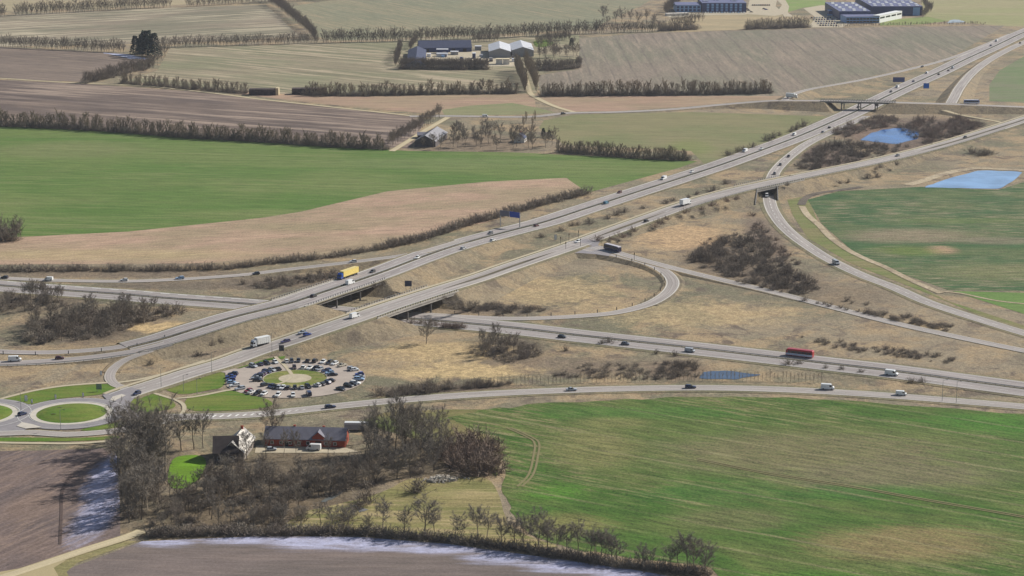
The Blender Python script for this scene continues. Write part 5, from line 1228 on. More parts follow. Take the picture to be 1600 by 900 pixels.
# direction sign: +1 runs with the path as drawn. The motorway path runs from upper right to lower left.
on_road('semi', 543, 431, A, 1, 'blue cabbed lorry with a long yellow box on the motorway bridge', dict(body=(22, 74, 160), cab=(22, 74, 160), cargo_box=(238, 212, 120)), None)
on_road('van', 547, 442, A, -1, 'white van on the motorway bridge beside the yellow lorry', c1('white'))
TR = [('hatch', 490, 462, A, -1, 'black', 'black car near the left end of the motorway bridge'),
      ('hatch', 582, 424, A, 1, 'darkgrey', 'dark grey car following the yellow lorry on the motorway'),
      ('hatch', 652, 402, A, 1, 'white', 'white car on the motorway where the slip road branches off'),
      ('estate', 724, 388, A, -1, 'silver', 'silver car left of the blue gantry on the near carriageway'),
      ('hatch', 766, 364, A, 1, 'grey', 'grey car on the far carriageway left of the blue gantry'),
      ('hatch', 770, 375, A, -1, 'white', 'white car on the near carriageway just left of the blue gantry'),
      ('hatch', 838, 352, A, -1, 'darkred', 'dark red car on the near carriageway right of the blue gantry'),
      ('smallvan', 947, 317, A, -1, 'teal', 'teal van on the near carriageway above the trunk road junction'),
      ('hatch', 968, 300, A, 1, 'darkred', 'dark red car on the outer edge of the far carriageway'),
      ('van', 1037, 279, A, 1, 'white', 'white van on the motorway beside the end of the green field'),
      ('hatch', 1081, 268, A, 1, 'white', 'white car on the motorway below the end of the windbreak'),
      ('van', 1164, 236, A, 1, 'white', 'largest white van on the motorway above the underpass'),
      ('hatch', 1190, 232, A, 1, 'white', 'white car behind the large white motorway van'),
      ('smallvan', 1241, 210, A, 1, 'white', 'white van on the motorway left of the slip road fork'),
      ('hatch', 1286, 206, A, -1, 'silver', 'silver car just below the far bridge on the near carriageway'),
      ('hatch', 1296, 199, A, -1, 'black', 'black car just below the far bridge on the near carriageway'),
      ('hatch', 1371, 164, A, -1, 'black', 'black car on the motorway emerging behind the far bridge'),
      ('hatch', 1341, 167, A, 1, 'darkgrey', 'dark car on the motorway beneath the far bridge'),
      ('hatch', 1392, 143, A, 1, 'darkgrey', 'dark grey car on the motorway just above the far bridge'),
      ('van', 1402, 136, A, 1, 'white', 'white van on the motorway beside the grey gantry sign'),
      ('hatch', 1427, 127, A, 1, 'darkblue', 'dark blue car on the motorway between the two far signs'),
      ('smallvan', 1448, 114, A, 1, 'white', 'white van on the far carriageway past the blue sign'),
      ('hatch', 1467, 116, A, -1, 'darkgrey', 'dark car on the near carriageway past the blue sign'),
      ('hatch', 1482, 110, A, -1, 'grey', 'grey car, left of a close pair on the far motorway'),
      ('van', 1489, 106, A, -1, 'silver', 'silver van, right of a close pair on the far motorway'),
      ('hatch', 1548, 71, A, 1, 'darkblue', 'dark blue car far along the motorway near the top right'),
      ('van', 1557, 64, A, 1, 'white', 'white van far along the motorway near the top right'),
      ('hatch', 1594, 67, B2, 1, 'black', 'black car on the far slip road at the right edge'),
      ('hatch', 1441, 104, B1, -1, 'darkgrey', 'dark car on the pale far slip road above the motorway'),
      ('hatch', 552, 408, SLIP, 1, 'white', 'white car on the slip road above the yellow lorry'),
      ('hatch', 400, 427, SLIP, 1, 'darkgrey', 'dark car on the slip road among the roadside shrubs'),
      ('estate', 281, 434, SLIP, 1, 'lightblue', 'pale blue estate car on the slip road'),
      ('hatch', 194, 437, SLIP, 1, 'white', 'white car on the slip road left of the pale blue estate'),
      ('smallvan', 76, 436, SLIP, 1, 'white', 'white van on the slip road behind the dark thicket'),
      ('hatch', 7, 433, SLIP, 1, 'black', 'black car on the slip road at the left edge'),
      ('hatch', 1232, 244, PP, 1, 'black', 'black car farthest up the curved slip road above the underpass'),
      ('hatch', 1219, 257, PP, 1, 'black', 'black car midway between two others above the underpass'),
      ('hatch', 1210, 271, PP, 1, 'darkgrey', 'dark grey car about to enter the underpass'),
      ('van', 1198, 306, PP, 1, 'white', 'white van coming out of the dark underpass'),
      ('van', 1306, 411, PP, 1, 'silver', 'silver van alone on the curving slip road beside the patchy field'),
      ('hatch', 1010, 345, S, 1, 'black', 'black car on the trunk road right of the junction'),
      ('estate', 1402, 243, S, -1, 'grey', 'grey car on the trunk road below the wood pond'),
      ('hatch', 1508, 214, S, -1, 'darkgrey', 'dark car on the trunk road near the service road fork'),
      ('estate', 903, 377, S, -1, 'white', 'white car waiting at the trunk road junction'),
      ('van', 554, 494, S, 1, 'white', 'white van on the trunk road at the left end of its bridge'),
      ('hatch', 472, 519, S, -1, 'silver', 'silver car on the trunk road left of the bridge'),
      ('hatch', 480, 522, S, 1, 'blue', 'blue car on the trunk road beside the silver car'),
      ('estate', 446, 533, S, -1, 'purple', 'purple car behind the white lorry on the trunk road'),
      ('hatch', 214, 614, S, -1, 'darkblue', 'dark blue car leaving the roundabout along the trunk road'),
      ('hatch', 882, 524, N, 1, 'black', 'black car on the lower motorway beside the round clump'),
      ('hatch', 966, 539, N, 1, 'grey', 'grey car on the lower motorway behind roadside shrubs'),
      ('smallvan', 1079, 547, N, 1, 'silver', 'small silver van on the lower motorway above the narrow pond'),
      ('van', 1391, 584, N, 1, 'white', 'white van on the lower motorway, right of the red bus'),
      ('sedan', 893, 608, Q, 1, 'silver', 'silver car on the curving country road above the green field'),
      ('estate', 1079, 604, Q, 1, 'darkblue', 'dark blue car on the country road below the narrow pond'),
      ('van', 1293, 606, Q, 1, 'white', 'large white van on the country road'),
      ('smallvan', 1408, 615, Q, 1, 'white', 'small white van on the country road, rightmost vehicle there'),
      ('estate', 516, 635, Q, 1, 'darkblue', 'dark blue estate car on the road behind the brick barn'),
      ('van', 23, 562, LOW, -1, 'white', 'white van at the left edge of the lower left carriageway'),
      ('hatch', 93, 559, LOW, -1, 'darkred', 'dark red car right of the white van at the left'),
      ('hatch', 880, 177, B, 1, 'black', 'black car where the farm lane meets the country road'),
      ('smallvan', 758, 181, B, 1, 'white', 'small white van on the country road above the copse')]
for kind, px, py, path, d, c, lab in TR:
    lat = None
    if path is N: lat = -6.5
    elif path is A:
        X_, Y_ = G(px, py, .9); i_, _ = A.near(X_, Y_); s_ = (X_ - A.p[i_][0]) * A.nrm[i_][0] + (Y_ - A.p[i_][1]) * A.nrm[i_][1]
        sg = -1 if d > 0 else 1; lat = None
    on_road(kind, px, py, path, d, lab, c1(c), lat)
vehicle('hatch', (*G(35, 647.5, .5), .27), radians(55), 'dark blue car driving between the two roundabouts', c1('darkblue'), 'traffic on the roads')
on_road('lorry', 407, 538, S, -1, 'white box lorry with dark windscreen on the trunk road above the car park', dict(body=COL['white'], cab=(200, 202, 204), cargo_box=(236, 234, 226)))
on_road('lorry', 1071, 319, S, 1, 'white box lorry on the trunk road right of the junction', dict(body=COL['white'], cab=COL['white'], cargo_box=(236, 236, 234)))
on_road('bus', 957, 390, T, -1, 'dark blue bus with a white roof turning at the junction', dict(body=(22, 28, 66), roof=(214, 204, 206), lower_panel=(26, 34, 78)))
on_road('bus', 1261, 552, N, -1, 'bus with red roof and white band on the lower motorway', dict(body=(168, 28, 40), roof=(176, 30, 44), lower_panel=(196, 200, 214)), 6.5)
on_road('bus', 1518, 161, B, 1, 'white and blue bus on the far bridge road', dict(body=(70, 92, 150), roof=(214, 218, 226), lower_panel=(206, 210, 222)))
on_road('lorry', 1237, 152, B, 1, 'small white lorry at the far slip road junction', c1('white'))
vehicle('van', (*G(490, 701, .6), .15), radians(172), 'white van parked in front of the brick barn', c1('white'), None, 'parked_van')
vehicle('trailer', (*G(557, 671.5, .2), .08), radians(-2), 'long white caravan behind the brick gable of the barn', dict(body=(196, 198, 200), roof=(226, 226, 222), side_panel=(150, 154, 162)))
vehicle('hatch', (*G(424, 702, .6), .15), radians(10), 'silver car parked left of the white van at the barn', c1('silver'), None, 'parked_car')
# far car parks: cars of a few pixels
SMALL = MB(); loft(SMALL, [(-2.1, .75, .8), (-1.9, .86, .92), (1.0, .88, .92), (2.1, .75, .6)], .2); SMALL.hexa([(-1.6, -.8, .9), (.9, -.8, .9), (.9, .8, .9), (-1.6, .8, .9)], [(-1.2, -.6, 1.45), (.1, -.6, 1.45), (.1, .6, 1.45), (-1.2, .6, 1.45)])
SMALLM = SMALL.mesh('far_parked_car', [M['white']])
def far_car(px, py, c, lab, grp, a=0):
    o = mesh_obj('far_parked_car', SMALLM, None, (*G(px, py), .16), a + random.uniform(-.1, .1)); o.material_slots[0].link = 'OBJECT'; o.material_slots[0].material = paint(COL[c]); tag(o, lab, 'car', grp)
for r in range(5):
    for i in range(9 - r // 2): far_car(1268 + i * 4.2 + r * 3.4, 28.5 + r * 3.0, random.choice(['purple', 'darkblue', 'silver', 'grey', 'black', 'white', 'purple']), 'tiny car in the packed car park left of the blue works', 'cars in the works car park', 1.57)
for i in range(10): far_car(1176 + i * 2.9, 8.8, random.choice(['darkgrey', 'black', 'darkred', 'grey']), 'tiny car in the far row beside the blue offices', 'far row of cars by the offices', 1.57)
for x, y, c in ((1168, 15, 'darkred'), (1170, 17, 'black'), (1194, 14.5, 'darkgrey'), (1197, 15.5, 'blue'), (1174, 19.5, 'black')): far_car(x, y, c, 'tiny dark car on the pale forecourt beside the blue offices', 'cars on the office forecourt')
for i in range(16): far_car(1098 + i * 4.3, 20.6, random.choice(['white', 'silver', 'lightblue', 'white']), 'tiny pale car in the row in front of the blue offices', 'cars in front of the offices', 1.57)

# ================================================================= BUILDINGS
BR = dict(brick=plain('red_brick', (142, 70, 54), .9, .2, 1.6), slate=plain('grey_roof_sheet', (112, 110, 118), .7, .14, .5, .3), dark=plain('dark_thatch', (66, 60, 58), .95, .2, .6), pale=plain('pale_roof', (204, 197, 186), .8, .16, .5),
          white=plain('white_render', (214, 208, 198), .9, .1, .6), sheet=plain('white_roof_sheet', (206, 206, 208), .5, .1, .4, .3), bluedark=plain('navy_cladding', (40, 56, 100), .5, .08, .3, .4), blueroof=plain('blue_grey_roof', (104, 108, 136), .7, .1, .2, .2), lightblue=plain('pale_blue_cladding', (128, 164, 206), .5, .08, .3, .4),
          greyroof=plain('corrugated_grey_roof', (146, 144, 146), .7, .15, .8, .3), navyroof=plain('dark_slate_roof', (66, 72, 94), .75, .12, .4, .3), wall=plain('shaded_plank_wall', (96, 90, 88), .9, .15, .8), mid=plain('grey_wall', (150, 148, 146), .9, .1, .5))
def gable(name, label, c, ang, L, D, hw, rise, wall, roof, windows=(), doors=(), chimneys=(), over=.35, cat='building', ribs=0, dormer=None, end_doors=(), z=0.0):
    """long axis along local x; parts: wall, roof slopes, windows, doors, chimneys"""
    o = empty(name, (c[0], c[1], z), ang); tag(o, label, cat)
    l, d = L / 2, D / 2; mb = MB()
    mb.add([(-l,-d,-.2),(l,-d,-.2),(l,d,-.2),(-l,d,-.2),(-l,-d,hw),(l,-d,hw),(l,d,hw),(-l,d,hw),(-l,0,hw+rise),(l,0,hw+rise)],
           [(0,1,5,4),(2,3,7,6),(1,2,6,9,5),(3,0,4,8,7),(3,2,1,0)])
    mb.build('wall', wall, o)
    sl = rise / d
    for sy in (-1, 1):
        r = MB(); e = d + over; ze = hw - sl * over
        a = [(-l-over, sy*e, ze), (l+over, sy*e, ze), (l+over, 0, hw+rise), (-l-over, 0, hw+rise)]
        r.hexa([(x, y, zz + .02) for x, y, zz in a], [(x, y, zz + .24) for x, y, zz in a])
        for i in range(ribs):
            x = -l + L * (i + .5) / ribs
            r.hexa([(x-.12, sy*e, ze+.23), (x+.12, sy*e, ze+.23), (x+.12, 0, hw+rise+.23), (x-.12, 0, hw+rise+.23)], [(x-.12, sy*e, ze+.31), (x+.12, sy*e, ze+.31), (x+.12, 0, hw+rise+.31), (x-.12, 0, hw+rise+.31)])
        ro = r.build('roof', roof, o)
    for i, (sy, x, w, z0, z1) in enumerate(windows):
        f = MB(); f.box(x-w/2-.1, x+w/2+.1, sy*d-.05, sy*d+.05, z0-.1, z1+.1); fo = f.build('window', M['white'], o)
        f = MB(); f.box(x-w/2, x+w/2, sy*d-.07, sy*d+.07, z0, z1); f.build('pane', M['glass'], fo)
    for (sy, x, w, h) in doors:
        f = MB(); f.box(x-w/2, x+w/2, sy*d-.06, sy*d+.06, 0, h); f.build('door', M['black'], o)
    for (sx, y, w, z0, z1, m) in end_doors:
        f = MB(); f.box(sx*l-.06, sx*l+.06, y-w/2, y+w/2, z0, z1); f.build('door' if z0 < .3 else 'window', m, o)
    for (x, y, w, h) in chimneys:
        f = MB(); zt = hw + rise - abs(y) * sl; f.box(x-w/2, x+w/2, y-w/2, y+w/2, zt-.6, zt+h); f.box(x-w/2-.08, x+w/2+.08, y-w/2-.08, y+w/2+.08, zt+h, zt+h+.15); f.build('chimney', BR['brick'], o)
    if dormer:
        x, w, h = dormer; f = MB()
        f.add([(x-w/2,-d-.15,hw-.3),(x+w/2,-d-.15,hw-.3),(x+w/2,-d-.15,hw+h*.35),(x,-d-.15,hw+h),(x-w/2,-d-.15,hw+h*.35),(x-w/2,0,hw-.3),(x+w/2,0,hw-.3),(x+w/2,0,hw+h*.35),(x,0,hw+h),(x-w/2,0,hw+h*.35)], [(0,1,2,3,4),(9,8,7,6,5),(0,4,9,5),(1,6,7,2)])
        do = f.build('dormer', wall, o); f = MB()
        for s in (-1, 1):
            q = [(x+s*(w/2+.2),-d-.4,hw+h*.35-.1),(x,-d-.4,hw+h+.05),(x,-.1,hw+h+.05),(x+s*(w/2+.2),-.1,hw+h*.35-.1)]
            f.hexa(q, [(a, b, c_+.15) for a, b, c_ in q])
        f.build('dormer_roof', roof, do)
    return o
def by_front(p1, p2, D):
    a = np.array(G(*p1)); b = np.array(G(*p2)); d = b - a; L = np.linalg.norm(d); d /= L; n = np.array([-d[1], d[0]])
    return (a + b) / 2 + n * D / 2, atan2(d[1], d[0]), L
def by_ridge(p1, p2, zr):
    a = np.array(G(*p1, zr)); b = np.array(G(*p2, zr)); d = b - a
    return (a + b) / 2, atan2(d[1], d[0]), np.linalg.norm(d)
c, a, L = by_front((413, 697), (539, 700), 9.5)
l = L / 2
gable('brick_barn', 'long red brick barn with a grey roof and sunlit gable in the wood', c, a, L, 9.5, 3.0, 3.3, BR['brick'], BR['slate'],
      windows=[(-1, -l + 3 + i * 3.4, 1.1, 1.0, 2.1) for i in range(int(L / 3.4) - 1) if abs(-l + 3 + i * 3.4 - L * .17) > 2.6], doors=[(-1, L * .17, 2.2, 2.4), (-1, -l * .55 + 1.6, 1.2, 2.1)], chimneys=[(L * .21, 1.2, .8, 1.0), (-l * .3, .6, .8, .9)], dormer=(L * .17, 4.4, 2.9),
      end_doors=[(1, -1.6, 1.0, 1.0, 2.2, M['glass']), (1, 1.6, 1.0, 1.0, 2.2, M['glass']), (1, 0, .9, 3.6, 4.6, M['glass'])])
c, a, L = by_ridge((362, 691), (380, 667.5), 7.0)
gable('farmhouse', 'pale roofed farmhouse wing with sunlit roof turned towards the right', c, a, L, 8.6, 3.2, 3.7, plain('weathered_render', (136, 126, 116), .9, .2, .6), BR['pale'], windows=[(-1, -L/2 + 2.5 + i * 3.2, 1.1, 1.0, 2.2) for i in range(int(L / 3.2) - 1)], chimneys=[(L * .4, 0, .9, 1.1)])
c, a, L = by_ridge((334, 683), (372, 682), 8.0)
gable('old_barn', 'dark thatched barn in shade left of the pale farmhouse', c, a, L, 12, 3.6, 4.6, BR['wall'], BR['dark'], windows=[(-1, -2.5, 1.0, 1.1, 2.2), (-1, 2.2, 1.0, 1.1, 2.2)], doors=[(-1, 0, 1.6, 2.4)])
c, a, L = by_ridge((664, 212), (683, 198), 8.0)
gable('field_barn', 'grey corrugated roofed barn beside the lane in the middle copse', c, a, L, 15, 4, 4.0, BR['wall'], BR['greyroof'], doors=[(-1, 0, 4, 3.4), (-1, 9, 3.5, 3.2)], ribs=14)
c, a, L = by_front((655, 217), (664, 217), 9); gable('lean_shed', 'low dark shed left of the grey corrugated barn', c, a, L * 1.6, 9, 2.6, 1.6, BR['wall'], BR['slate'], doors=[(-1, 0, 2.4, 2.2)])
c, a, L = by_ridge((811, 209), (815, 205.5), 6.5)
gable('cottage', 'little white gabled cottage among trees right of the middle copse', c, a, 10, 7.5, 3, 3.2, BR['white'], BR['navyroof'], windows=[(-1, -2.4, 1, 1, 2.1), (-1, 2.4, 1, 1, 2.1)], doors=[(-1, 0, 1, 2.1)], chimneys=[(2, 0, .8, 1)], end_doors=[(-1, 0, 1.1, 1.0, 2.2, M['glass'])])
c, a, L = by_front((655, 82), (737, 81), 24)
gable('long_barn', 'long dark roofed barn along the back of the far farm courtyard', c, a, L, 24, 4.2, 6.0, BR['bluedark'], BR['navyroof'], doors=[(-1, x, 3.5, 3.4) for x in (-18, -6, 8, 19)], ribs=18)
c, a, L = by_ridge((652, 72), (650, 95), 7.5)
gable('wing_barn', 'dark roofed barn wing at the left end of the far farm', c, a, L, 17, 3.8, 3.6, BR['mid'], BR['navyroof'], doors=[(-1, 0, 4, 3.2)], ribs=20)
for p1, p2, lab in (((780, 64), (781, 75), 'white roofed farm shed, the left one of two at the far farm'), ((813, 62.5), (817, 73), 'white roofed farm shed, the right one of two at the far farm')):
    c, a, L = by_ridge(p1, p2, 9.5)
    gable('farm_shed', lab, c, a, L, 21, 6, 3.2, BR['mid'], BR['sheet'], ribs=14, end_doors=[(-1, -4, 4.5, 0, 4.4, M['dsteel']), (-1, 4, 4.5, 0, 4.4, M['dsteel'])])
def boxes(name, label, p1, p2, D, h, wall, cat='building'):
    c, a, L = by_front(p1, p2, D); o = empty(name, (c[0], c[1], 0), a); tag(o, label, cat)
    mb = MB(); mb.box(-L/2, L/2, -D/2, D/2, -.2, h); mb.build('wall', wall, o); return o, L
def flat_roof(o, L, D, h, mat):
    mb = MB(); mb.box(-L/2 - .2, L/2 + .2, -D/2 - .2, D/2 + .2, h + .01, h + .35); mb.build('roof', mat, o)
# pale bunkers and containers in the farm yard
for x0, x1, y, h, m, lab in ((775, 785, 101, 5, 'white', 'pale yellow silage bunker, left of a pair before the white sheds'), (786, 796, 101, 5, 'white', 'pale yellow silage bunker, right of a pair before the white sheds'), (682, 699, 89, 3, 'sheet', 'long white trailer box in the far farm courtyard'), (682, 700, 84, 4, 'bluedark', 'blue trailer box in the far farm courtyard'), (667, 673, 89.5, 3, 'sheet', 'small white box at the left of the farm courtyard'),
                             (704, 716, 86, 3, 'mid', 'grey machine box in the middle of the farm courtyard'), (738, 743, 92, 5, 'bluedark', 'small bright blue hut by the courtyard entrance'), (742, 752, 79, 4, 'mid', 'grey shed between the courtyard and white sheds')):
    o, L = boxes('yard_box' if 'box' in lab else ('silage_bunker' if 'bunker' in lab else 'yard_shed'), lab, (x0, y), (x1, y), 7, h, BR[m], 'shed' if 'shed' in lab or 'hut' in lab else ('bunker' if 'bunker' in lab else 'container')); flat_roof(o, L, 7, h, BR['sheet'] if m != 'white' else plain('pale_straw_top', (206, 192, 160)))
for x0, x1, y, lab in ((389, 431, 149, 'dark straw stack with a pale end, the left one of two by the track'), (456, 510, 148, 'long low dark straw stack, the right one of two by the track')):
    c, a, L = by_front((x0, y), (x1, y), 9); o = empty('straw_stack', (c[0], c[1], 0), a); tag(o, lab, 'straw stack'); h = 6.2 if x0 < 400 else 5.2
    n = int(L / 2.4); bm_ = plain('weathered_bales', (88, 78, 74), .95, .2, .8, .1, 0, .3); bl = MB(); bl.box(-1.18, 1.18, -4.4, 4.4, 0, 1.24); bme = bl.mesh('bale', [bm_])
    for i in range(n):
        for k in range(int(h / 1.3)): mesh_obj('bale', bme, o, (-L/2 + 1.2 + i * L / n, random.uniform(-.15, .15), k * 1.27 + .0))
    if x0 < 400:
        e = MB(); e.box(L/2 - .1, L/2 + 2.2, -4.4, 4.4, 0, 6.0); e.build('pale_end_bales', plain('pale_end_straw', (186, 172, 140), .95, .15, .8), o)  # paler block closing the right end of the stack
for i in range(14):
    x, y = random.choice([(random.uniform(668, 735), random.uniform(86, 95)), (random.uniform(742, 772), random.uniform(82, 98)), (random.uniform(798, 808), random.uniform(88, 100))])
    m = random.choice(['sheet', 'mid', 'bluedark', 'lightblue', 'slate', 'wall']); w = random.uniform(2, 6)
    o, L = boxes('yard_box', 'small box of the clutter standing in the far farm yard', (x, y), (x + w, y), random.uniform(2.5, 6), random.uniform(1.5, 3.2), BR[m], 'container'); o['group'] = 'clutter in the far farm yard'
# offices
o, L = boxes('office_building', 'long blue office building with vertical pale window bays at the top', (1097, 19), (1166, 19), 62, 10.5, BR['bluedark']); flat_roof(o, L, 62, 10.5, BR['blueroof'])
for i in range(8):
    x = -L/2 + 4 + (L - 8) * (i + .5) / 8
    for k in range(3):
        mb = MB(); mb.box(x - 1.4, x + 1.4, -31.12, -30.9, 1.2 + k * 3.1, 3.6 + k * 3.1); w = mb.build('window', BR['lightblue'], o)
for x, y in ((-20, -10), (-5, 4), (14, -6)):
    mb = MB(); mb.box(x - 3, x + 3, y - 3, y + 3, 10.8, 12.4); mb.build('roof_plant', BR['sheet'], o)
o, L = boxes('office_wing', 'pale blue glazed office wing left of the long blue offices', (1056, 19), (1095, 19), 40, 8, BR['lightblue']); flat_roof(o, L, 40, 8, BR['blueroof'])
for i in range(6):
    x = -L/2 + L * (i + .5) / 6
    for k in range(2):
        mb = MB(); mb.box(x - 1.6, x + 1.6, -20.1, -19.9, 1 + k * 3.5, 3.6 + k * 3.5); mb.build('window', BR['bluedark'], o)
o, L = boxes('entrance_wall', 'low pale wall below the glazed office wing', (1042, 25), (1076, 24), 6, 2.5, BR['white'], 'wall'); flat_roof(o, L, 6, 2.5, BR['white'])
def skylights(o, L, D, h, nx, ny, mat=None):
    mb = MB(); mb.box(-1.7, 1.7, -3.2, 3.2, 0, .5); me = mb.mesh('skylight', [M['white']])
    for i in range(nx):
        for j in range(ny): mesh_obj('skylight', me, o, (-L/2 + L * (i + .5) / nx + (j % 2) * 2, -D/2 + D * (j + .5) / ny, h + .34))
o, L = boxes('works_hall', 'left blue works hall with white skylights dotting its roof', (1311, 31), (1360, 31), 110, 9.5, BR['bluedark']); flat_roof(o, L, 110, 9.5, BR['blueroof']); skylights(o, L, 110, 9.5, 3, 8)
o, L = boxes('works_hall', 'right navy works hall with white skylights and a pale corner panel', (1362, 24.5), (1441, 24.5), 120, 10.5, BR['bluedark']); flat_roof(o, L, 120, 10.5, BR['blueroof']); skylights(o, L, 120, 10.5, 6, 7)
mb = MB(); mb.box(L/2 - 11, L/2 - 3, -60.15, -59.9, .2, 9.6); mb.build('wall_panel', BR['lightblue'], o)
o, L = boxes('works_office', 'low blue office block with white bands before the works halls', (1322, 36.5), (1374, 36), 26, 7, BR['lightblue']); flat_roof(o, L, 26, 7, BR['blueroof'])
for k in range(2):
    n = 10
    for i in range(n):
        mb = MB(); x = -L/2 + L * (i + .5) / n; mb.box(x - L/n*.44, x + L/n*.44, -13.12, -12.9, .8 + k * 3.1, 2.6 + k * 3.1); mb.build('window', M['glass'], o)
o, L = boxes('white_office', 'white office block with a slit window angled beside the navy hall', (1374, 36), (1409, 28.5), 8, 8, M['white']); flat_roof(o, L, 8, 8, M['white'])
for i in range(4):
    mb = MB(); x = -L/2 + L * (i + .5) / 4; mb.box(x - L * .1, x + L * .1, -4.12, -3.9, 4.6, 6.4); mb.build('window', M['glass'], o)
o, L = boxes('entrance_canopy', 'pale blue entrance canopy left of the works office', (1295, 24), (1308, 24), 14, 5, BR['bluedark']); flat_roof(o, L, 14, 5, BR['lightblue'])
mb = MB(); mb.box(-L/2 - 2, L/2 + 14, -9.5, -8.5, 0, 1.6); mb.build('low_wall', BR['lightblue'], o)

# ================================================================= SIGNS, LIGHTS, RAILS
blue = plain('blue_sign_face', (36, 70, 160), .5, .06, 1, .4); back = plain('sign_back', (112, 112, 124), .6, .08, 1, .3)
def ptz(px, py, h=None): x, y, z = GH(px, py); return x, y, z
# gantry across the far carriageway
i_ = A.at_px(812); p0 = A.p[i_]; nr = A.nrm[i_]; nr = nr if nr[1] > 0 else -nr; ang = atan2(nr[1], nr[0])
g = empty('sign_gantry', (p0[0], p0[1], p0[2]), ang); tag(g, 'overhead gantry with a blue sign board spanning the far carriageway', 'gantry')
for x in (0.3, 13.6):
    mb = MB(); mb.box(x - .22, x + .22, -.22, .22, -.2, 7.4); mb.build('post', M['steel'], g)
mb = MB(); mb.box(0, 13.9, -.3, .3, 6.9, 7.5); mb.box(0, 13.9, -.3, .3, 8.2, 8.4)
for x in np.arange(.5, 13.6, 1.6): mb.box(x - .06, x + .06, -.25, .25, 7.5, 8.2)
mb.build('beam', M['steel'], g)
for x0, x1, m in ((.2, 6.9, blue), (7.3, 13.4, back)):
    mb = MB(); mb.box(x0, x1, .32, .5, 5.9, 9.1); sb = mb.build('sign_board', m, g)
def sign(px, py, w, h, zc, face, label, bk=back, yaw=0.0, name='direction_sign'):
    x, y, z = GH(px, py); o = empty(name, (x, y, z), yaw); tag(o, label, 'sign')
    for s in (-1, 1):
        mb = MB(); mb.tube((s * w * .36, 0, -.2), (s * w * .36, 0, zc + h / 2 - .05), .09, .09, 8); mb.build('post', M['steel'], o)
    mb = MB(); mb.box(-w/2, w/2, -.22, -.1, zc - h/2, zc + h/2); b_ = mb.build('sign_board', face, o)
    mb = MB(); mb.box(-w/2 - .12, w/2 + .12, -.1, -.06, zc - h/2 - .12, zc + h/2 + .12); mb.build('frame', bk, o)
sign(638, 451, 3.2, 2.6, 2.6, plain('grey_sign_back', (86, 88, 104), .6, .08), 'grey back of a square sign in the grass between the roads')
sign(1447, 141, 4.6, 4.2, 3.8, plain('bright_blue_sign', (40, 110, 200), .5, .05), 'bright blue sign beside the motorway above the far bridge')
sign(1404, 132, 10, 4.0, 4.2, plain('slate_blue_sign', (76, 84, 124), .6, .06), 'wide slate blue sign across from the bright blue one')
sign(868, 375, 1.0, 2.6, 1.6, M['white'], 'small white upright board beside the trunk road junction', name='white_board')
sign(41, 628, 1.0, 2.2, 1.6, M['white'], 'tall white board on the verge above the left roundabout', name='white_board')
sign(155, 612, 2.0, 2.2, 2.2, plain('green_sign_back', (120, 140, 120), .6), 'grey green sign on the verge above the roundabout exit')
for i, (x, y) in enumerate([(50, 631), (87, 624), (130, 621)]): sign(x, y, .5, 1.5, 1.2, M['white'], '%s small white marker from the left on the roundabout verge' % ordn(i), name='marker_board')
for i, (x, y) in enumerate([(84, 652), (94, 642)]): sign(x, y, 1.5, .7, 1.0, plain('yellow_chevron', (206, 190, 96), .6), '%s pale chevron board from the left on the grass roundabout island' % ordn(i), name='chevron_board')
sign(158, 588, .8, 1.6, 1.5, M['white'], 'white board beside the mouth of the service road', name='white_board')
sign(440, 549, 2.0, 2.4, 1.5, M['dsteel'], 'dark information board at the top of the car park footpath', name='information_board')
# traffic lights at the junction
for i, (x, y) in enumerate([(876, 381), (884, 389), (889, 376), (904, 371), (907, 384), (991, 406)]):
    gx, gy = G(x, y, 2.0); o = empty('traffic_light', (gx, gy, 1.95), 0); tag(o, '%s traffic light from the left at the trunk road junction' % ordn(i), 'traffic light', 'traffic lights at the junction')
    mb = MB(); mb.tube((0, 0, -.1), (0, 0, 3.9), .11, .09, 8); mb.build('pole', M['dsteel'], o)
    mb = MB(); mb.box(-.2, .2, -.2, .2, 2.8, 4.0); hd = mb.build('signal_head', M['black'], o)
    for k, cc in enumerate(((40, 110, 60), (150, 110, 30), (140, 30, 28))):
        mb = MB(); mb.tube((0, -.2, 3.0 + k * .38), (0, -.26, 3.0 + k * .38), .13, .13, 8); mb.build('lens', plain('signal_lens_%d' % k, cc, .3), hd)
# lamp posts
def lamp(px, py, h, label, yaw=0.0, grp='street lamps'):
    x, y, z = GH(px, py); o = empty('street_lamp', (x, y, z), yaw); tag(o, label, 'street lamp', grp)
    mb = MB(); mb.tube((0, 0, -.2), (0, 0, h), .11, .07, 8); mb.tube((0, 0, h), (1.4, 0, h + .25), .06, .05, 6); mb.build('pole', M['steel'], o)
    mb = MB(); mb.box(1.2, 2.1, -.16, .16, h + .2, h + .34); mb.build('lamp_head', M['dsteel'], o)
for x, y, h, lab in ((331, 583, 9, 'street lamp beside the trunk road left of the car park'), (425, 552, 9, 'street lamp where the car park footpath meets the trunk road'), (252, 605, 8, 'street lamp on the lawn above the footpath fork'), (174, 660, 8, 'street lamp at the right roundabout exit'), (95, 672, 8, 'street lamp on the near side of the roundabout'),
                     (1472, 628, 9, 'left one of two tall street lamps beside the country road'), (1494, 630, 9, 'right one of two tall street lamps beside the country road'), (33, 642, 8, 'street lamp between the two roundabouts'), (308, 617, 7, 'street lamp on the lawn beside the car park path'), (287, 612, 7, 'street lamp left of the car park footpath')):
    lamp(x, y, h, lab, random.uniform(-.5, .5))
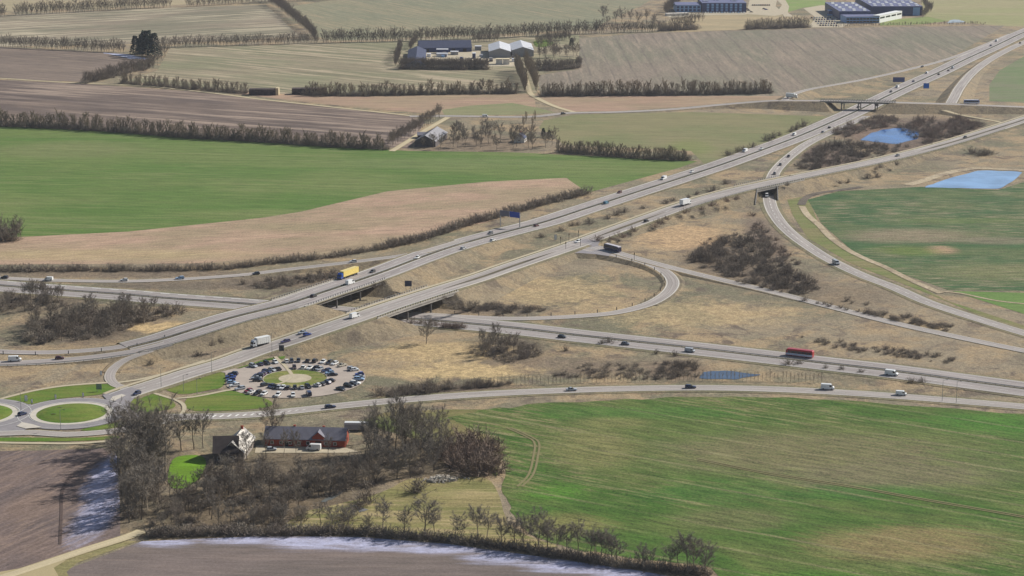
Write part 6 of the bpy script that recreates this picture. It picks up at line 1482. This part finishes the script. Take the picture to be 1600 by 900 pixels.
# marker posts along the loop, motorway bend and other verges
MP = MB(); MP.box(-.1, .1, -.1, .1, -.1, 1.15); MPm = MP.mesh('marker_post', [M['white']]); MP2 = MB(); MP2.box(-.16, .16, -.16, .16, -.1, 1.5); MP2m = MP2.mesh('marker_post', [M['dsteel']])
def posts(path, off, step, me, lab, grp, a=0, b=None):
    s_ = a
    while s_ < (b or path.s[-1]):
        x, y, z = (float(np.interp(s_, path.s, path.p[:, k])) for k in range(3)); n = path.nrm[path.near(x, y)[0]]
        o = mesh_obj('marker_post', me, None, (x + n[0] * off, y + n[1] * off, z - .1)); tag(o, lab, 'marker post', grp); s_ += step
posts(LOOP, -4.1, 12, MP2m, 'dark marker post on the outer edge of the loop road', 'marker posts on the loop road', 40, 320)
posts(UPP, 4.0, 14, MP2m, 'dark marker post along the far edge of the motorway bend', 'marker posts on the motorway bend', 5, 110)
# guard rails
def rail(label, path, off, a=0, b=None, z=.0):
    o = empty('guard_rail', (0, 0, 0)); tag(o, label, 'guard rail', 'guard rails'); seg = path.offset(off, z, a, b)
    ribbon('rail', seg, .12, M['steel'], .75, None, o, .3); mb = MB()
    for s_ in np.arange(0, seg.s[-1], 4.0):
        x, y, zz = (float(np.interp(s_, seg.s, seg.p[:, k])) for k in range(3)); mb.box(x-.06, x+.06, y-.06, y+.06, zz-.3, zz+.72)
    q = mb.build('post', M['dsteel'], o); q['kind'] = 'stuff'
rail('long guard rail down the middle of the diagonal motorway', A, 0)
rail('long guard rail down the middle of the lower motorway', N, 0)
rail('guard rail on the near edge of the motorway beside the service road', A, 11.0, A.at_px(440))
rail('guard rail along the outer edge of the lower left carriageway', LOW, 5.0)
rail('guard rail on the near edge of the trunk road', S, -7.2, S.at_px(1060), S.at_px(1560))

# ================================================================= AIR
if HAZE > 0:
    mb = MB(); mb.box(-5000, 5000, -500, 7500, -1.5, CAMH + 12)
    hm_ = bpy.data.materials.new('haze_air'); hm_.use_nodes = True; nt = hm_.node_tree; nt.nodes.clear()
    out = nt.nodes.new('ShaderNodeOutputMaterial'); pv = nt.nodes.new('ShaderNodeVolumePrincipled')
    pv.inputs['Color'].default_value = (.86, .9, 1.0, 1); pv.inputs['Density'].default_value = HAZE; pv.inputs['Anisotropy'].default_value = .2
    nt.links.new(pv.outputs[0], out.inputs['Volume'])
    o = mb.build('haze', hm_); o['kind'] = 'stuff'
scene.cycles.volume_bounces = 0
scene.cycles.max_bounces = 4
scene.cycles.diffuse_bounces = 2
scene.cycles.transparent_max_bounces = 8
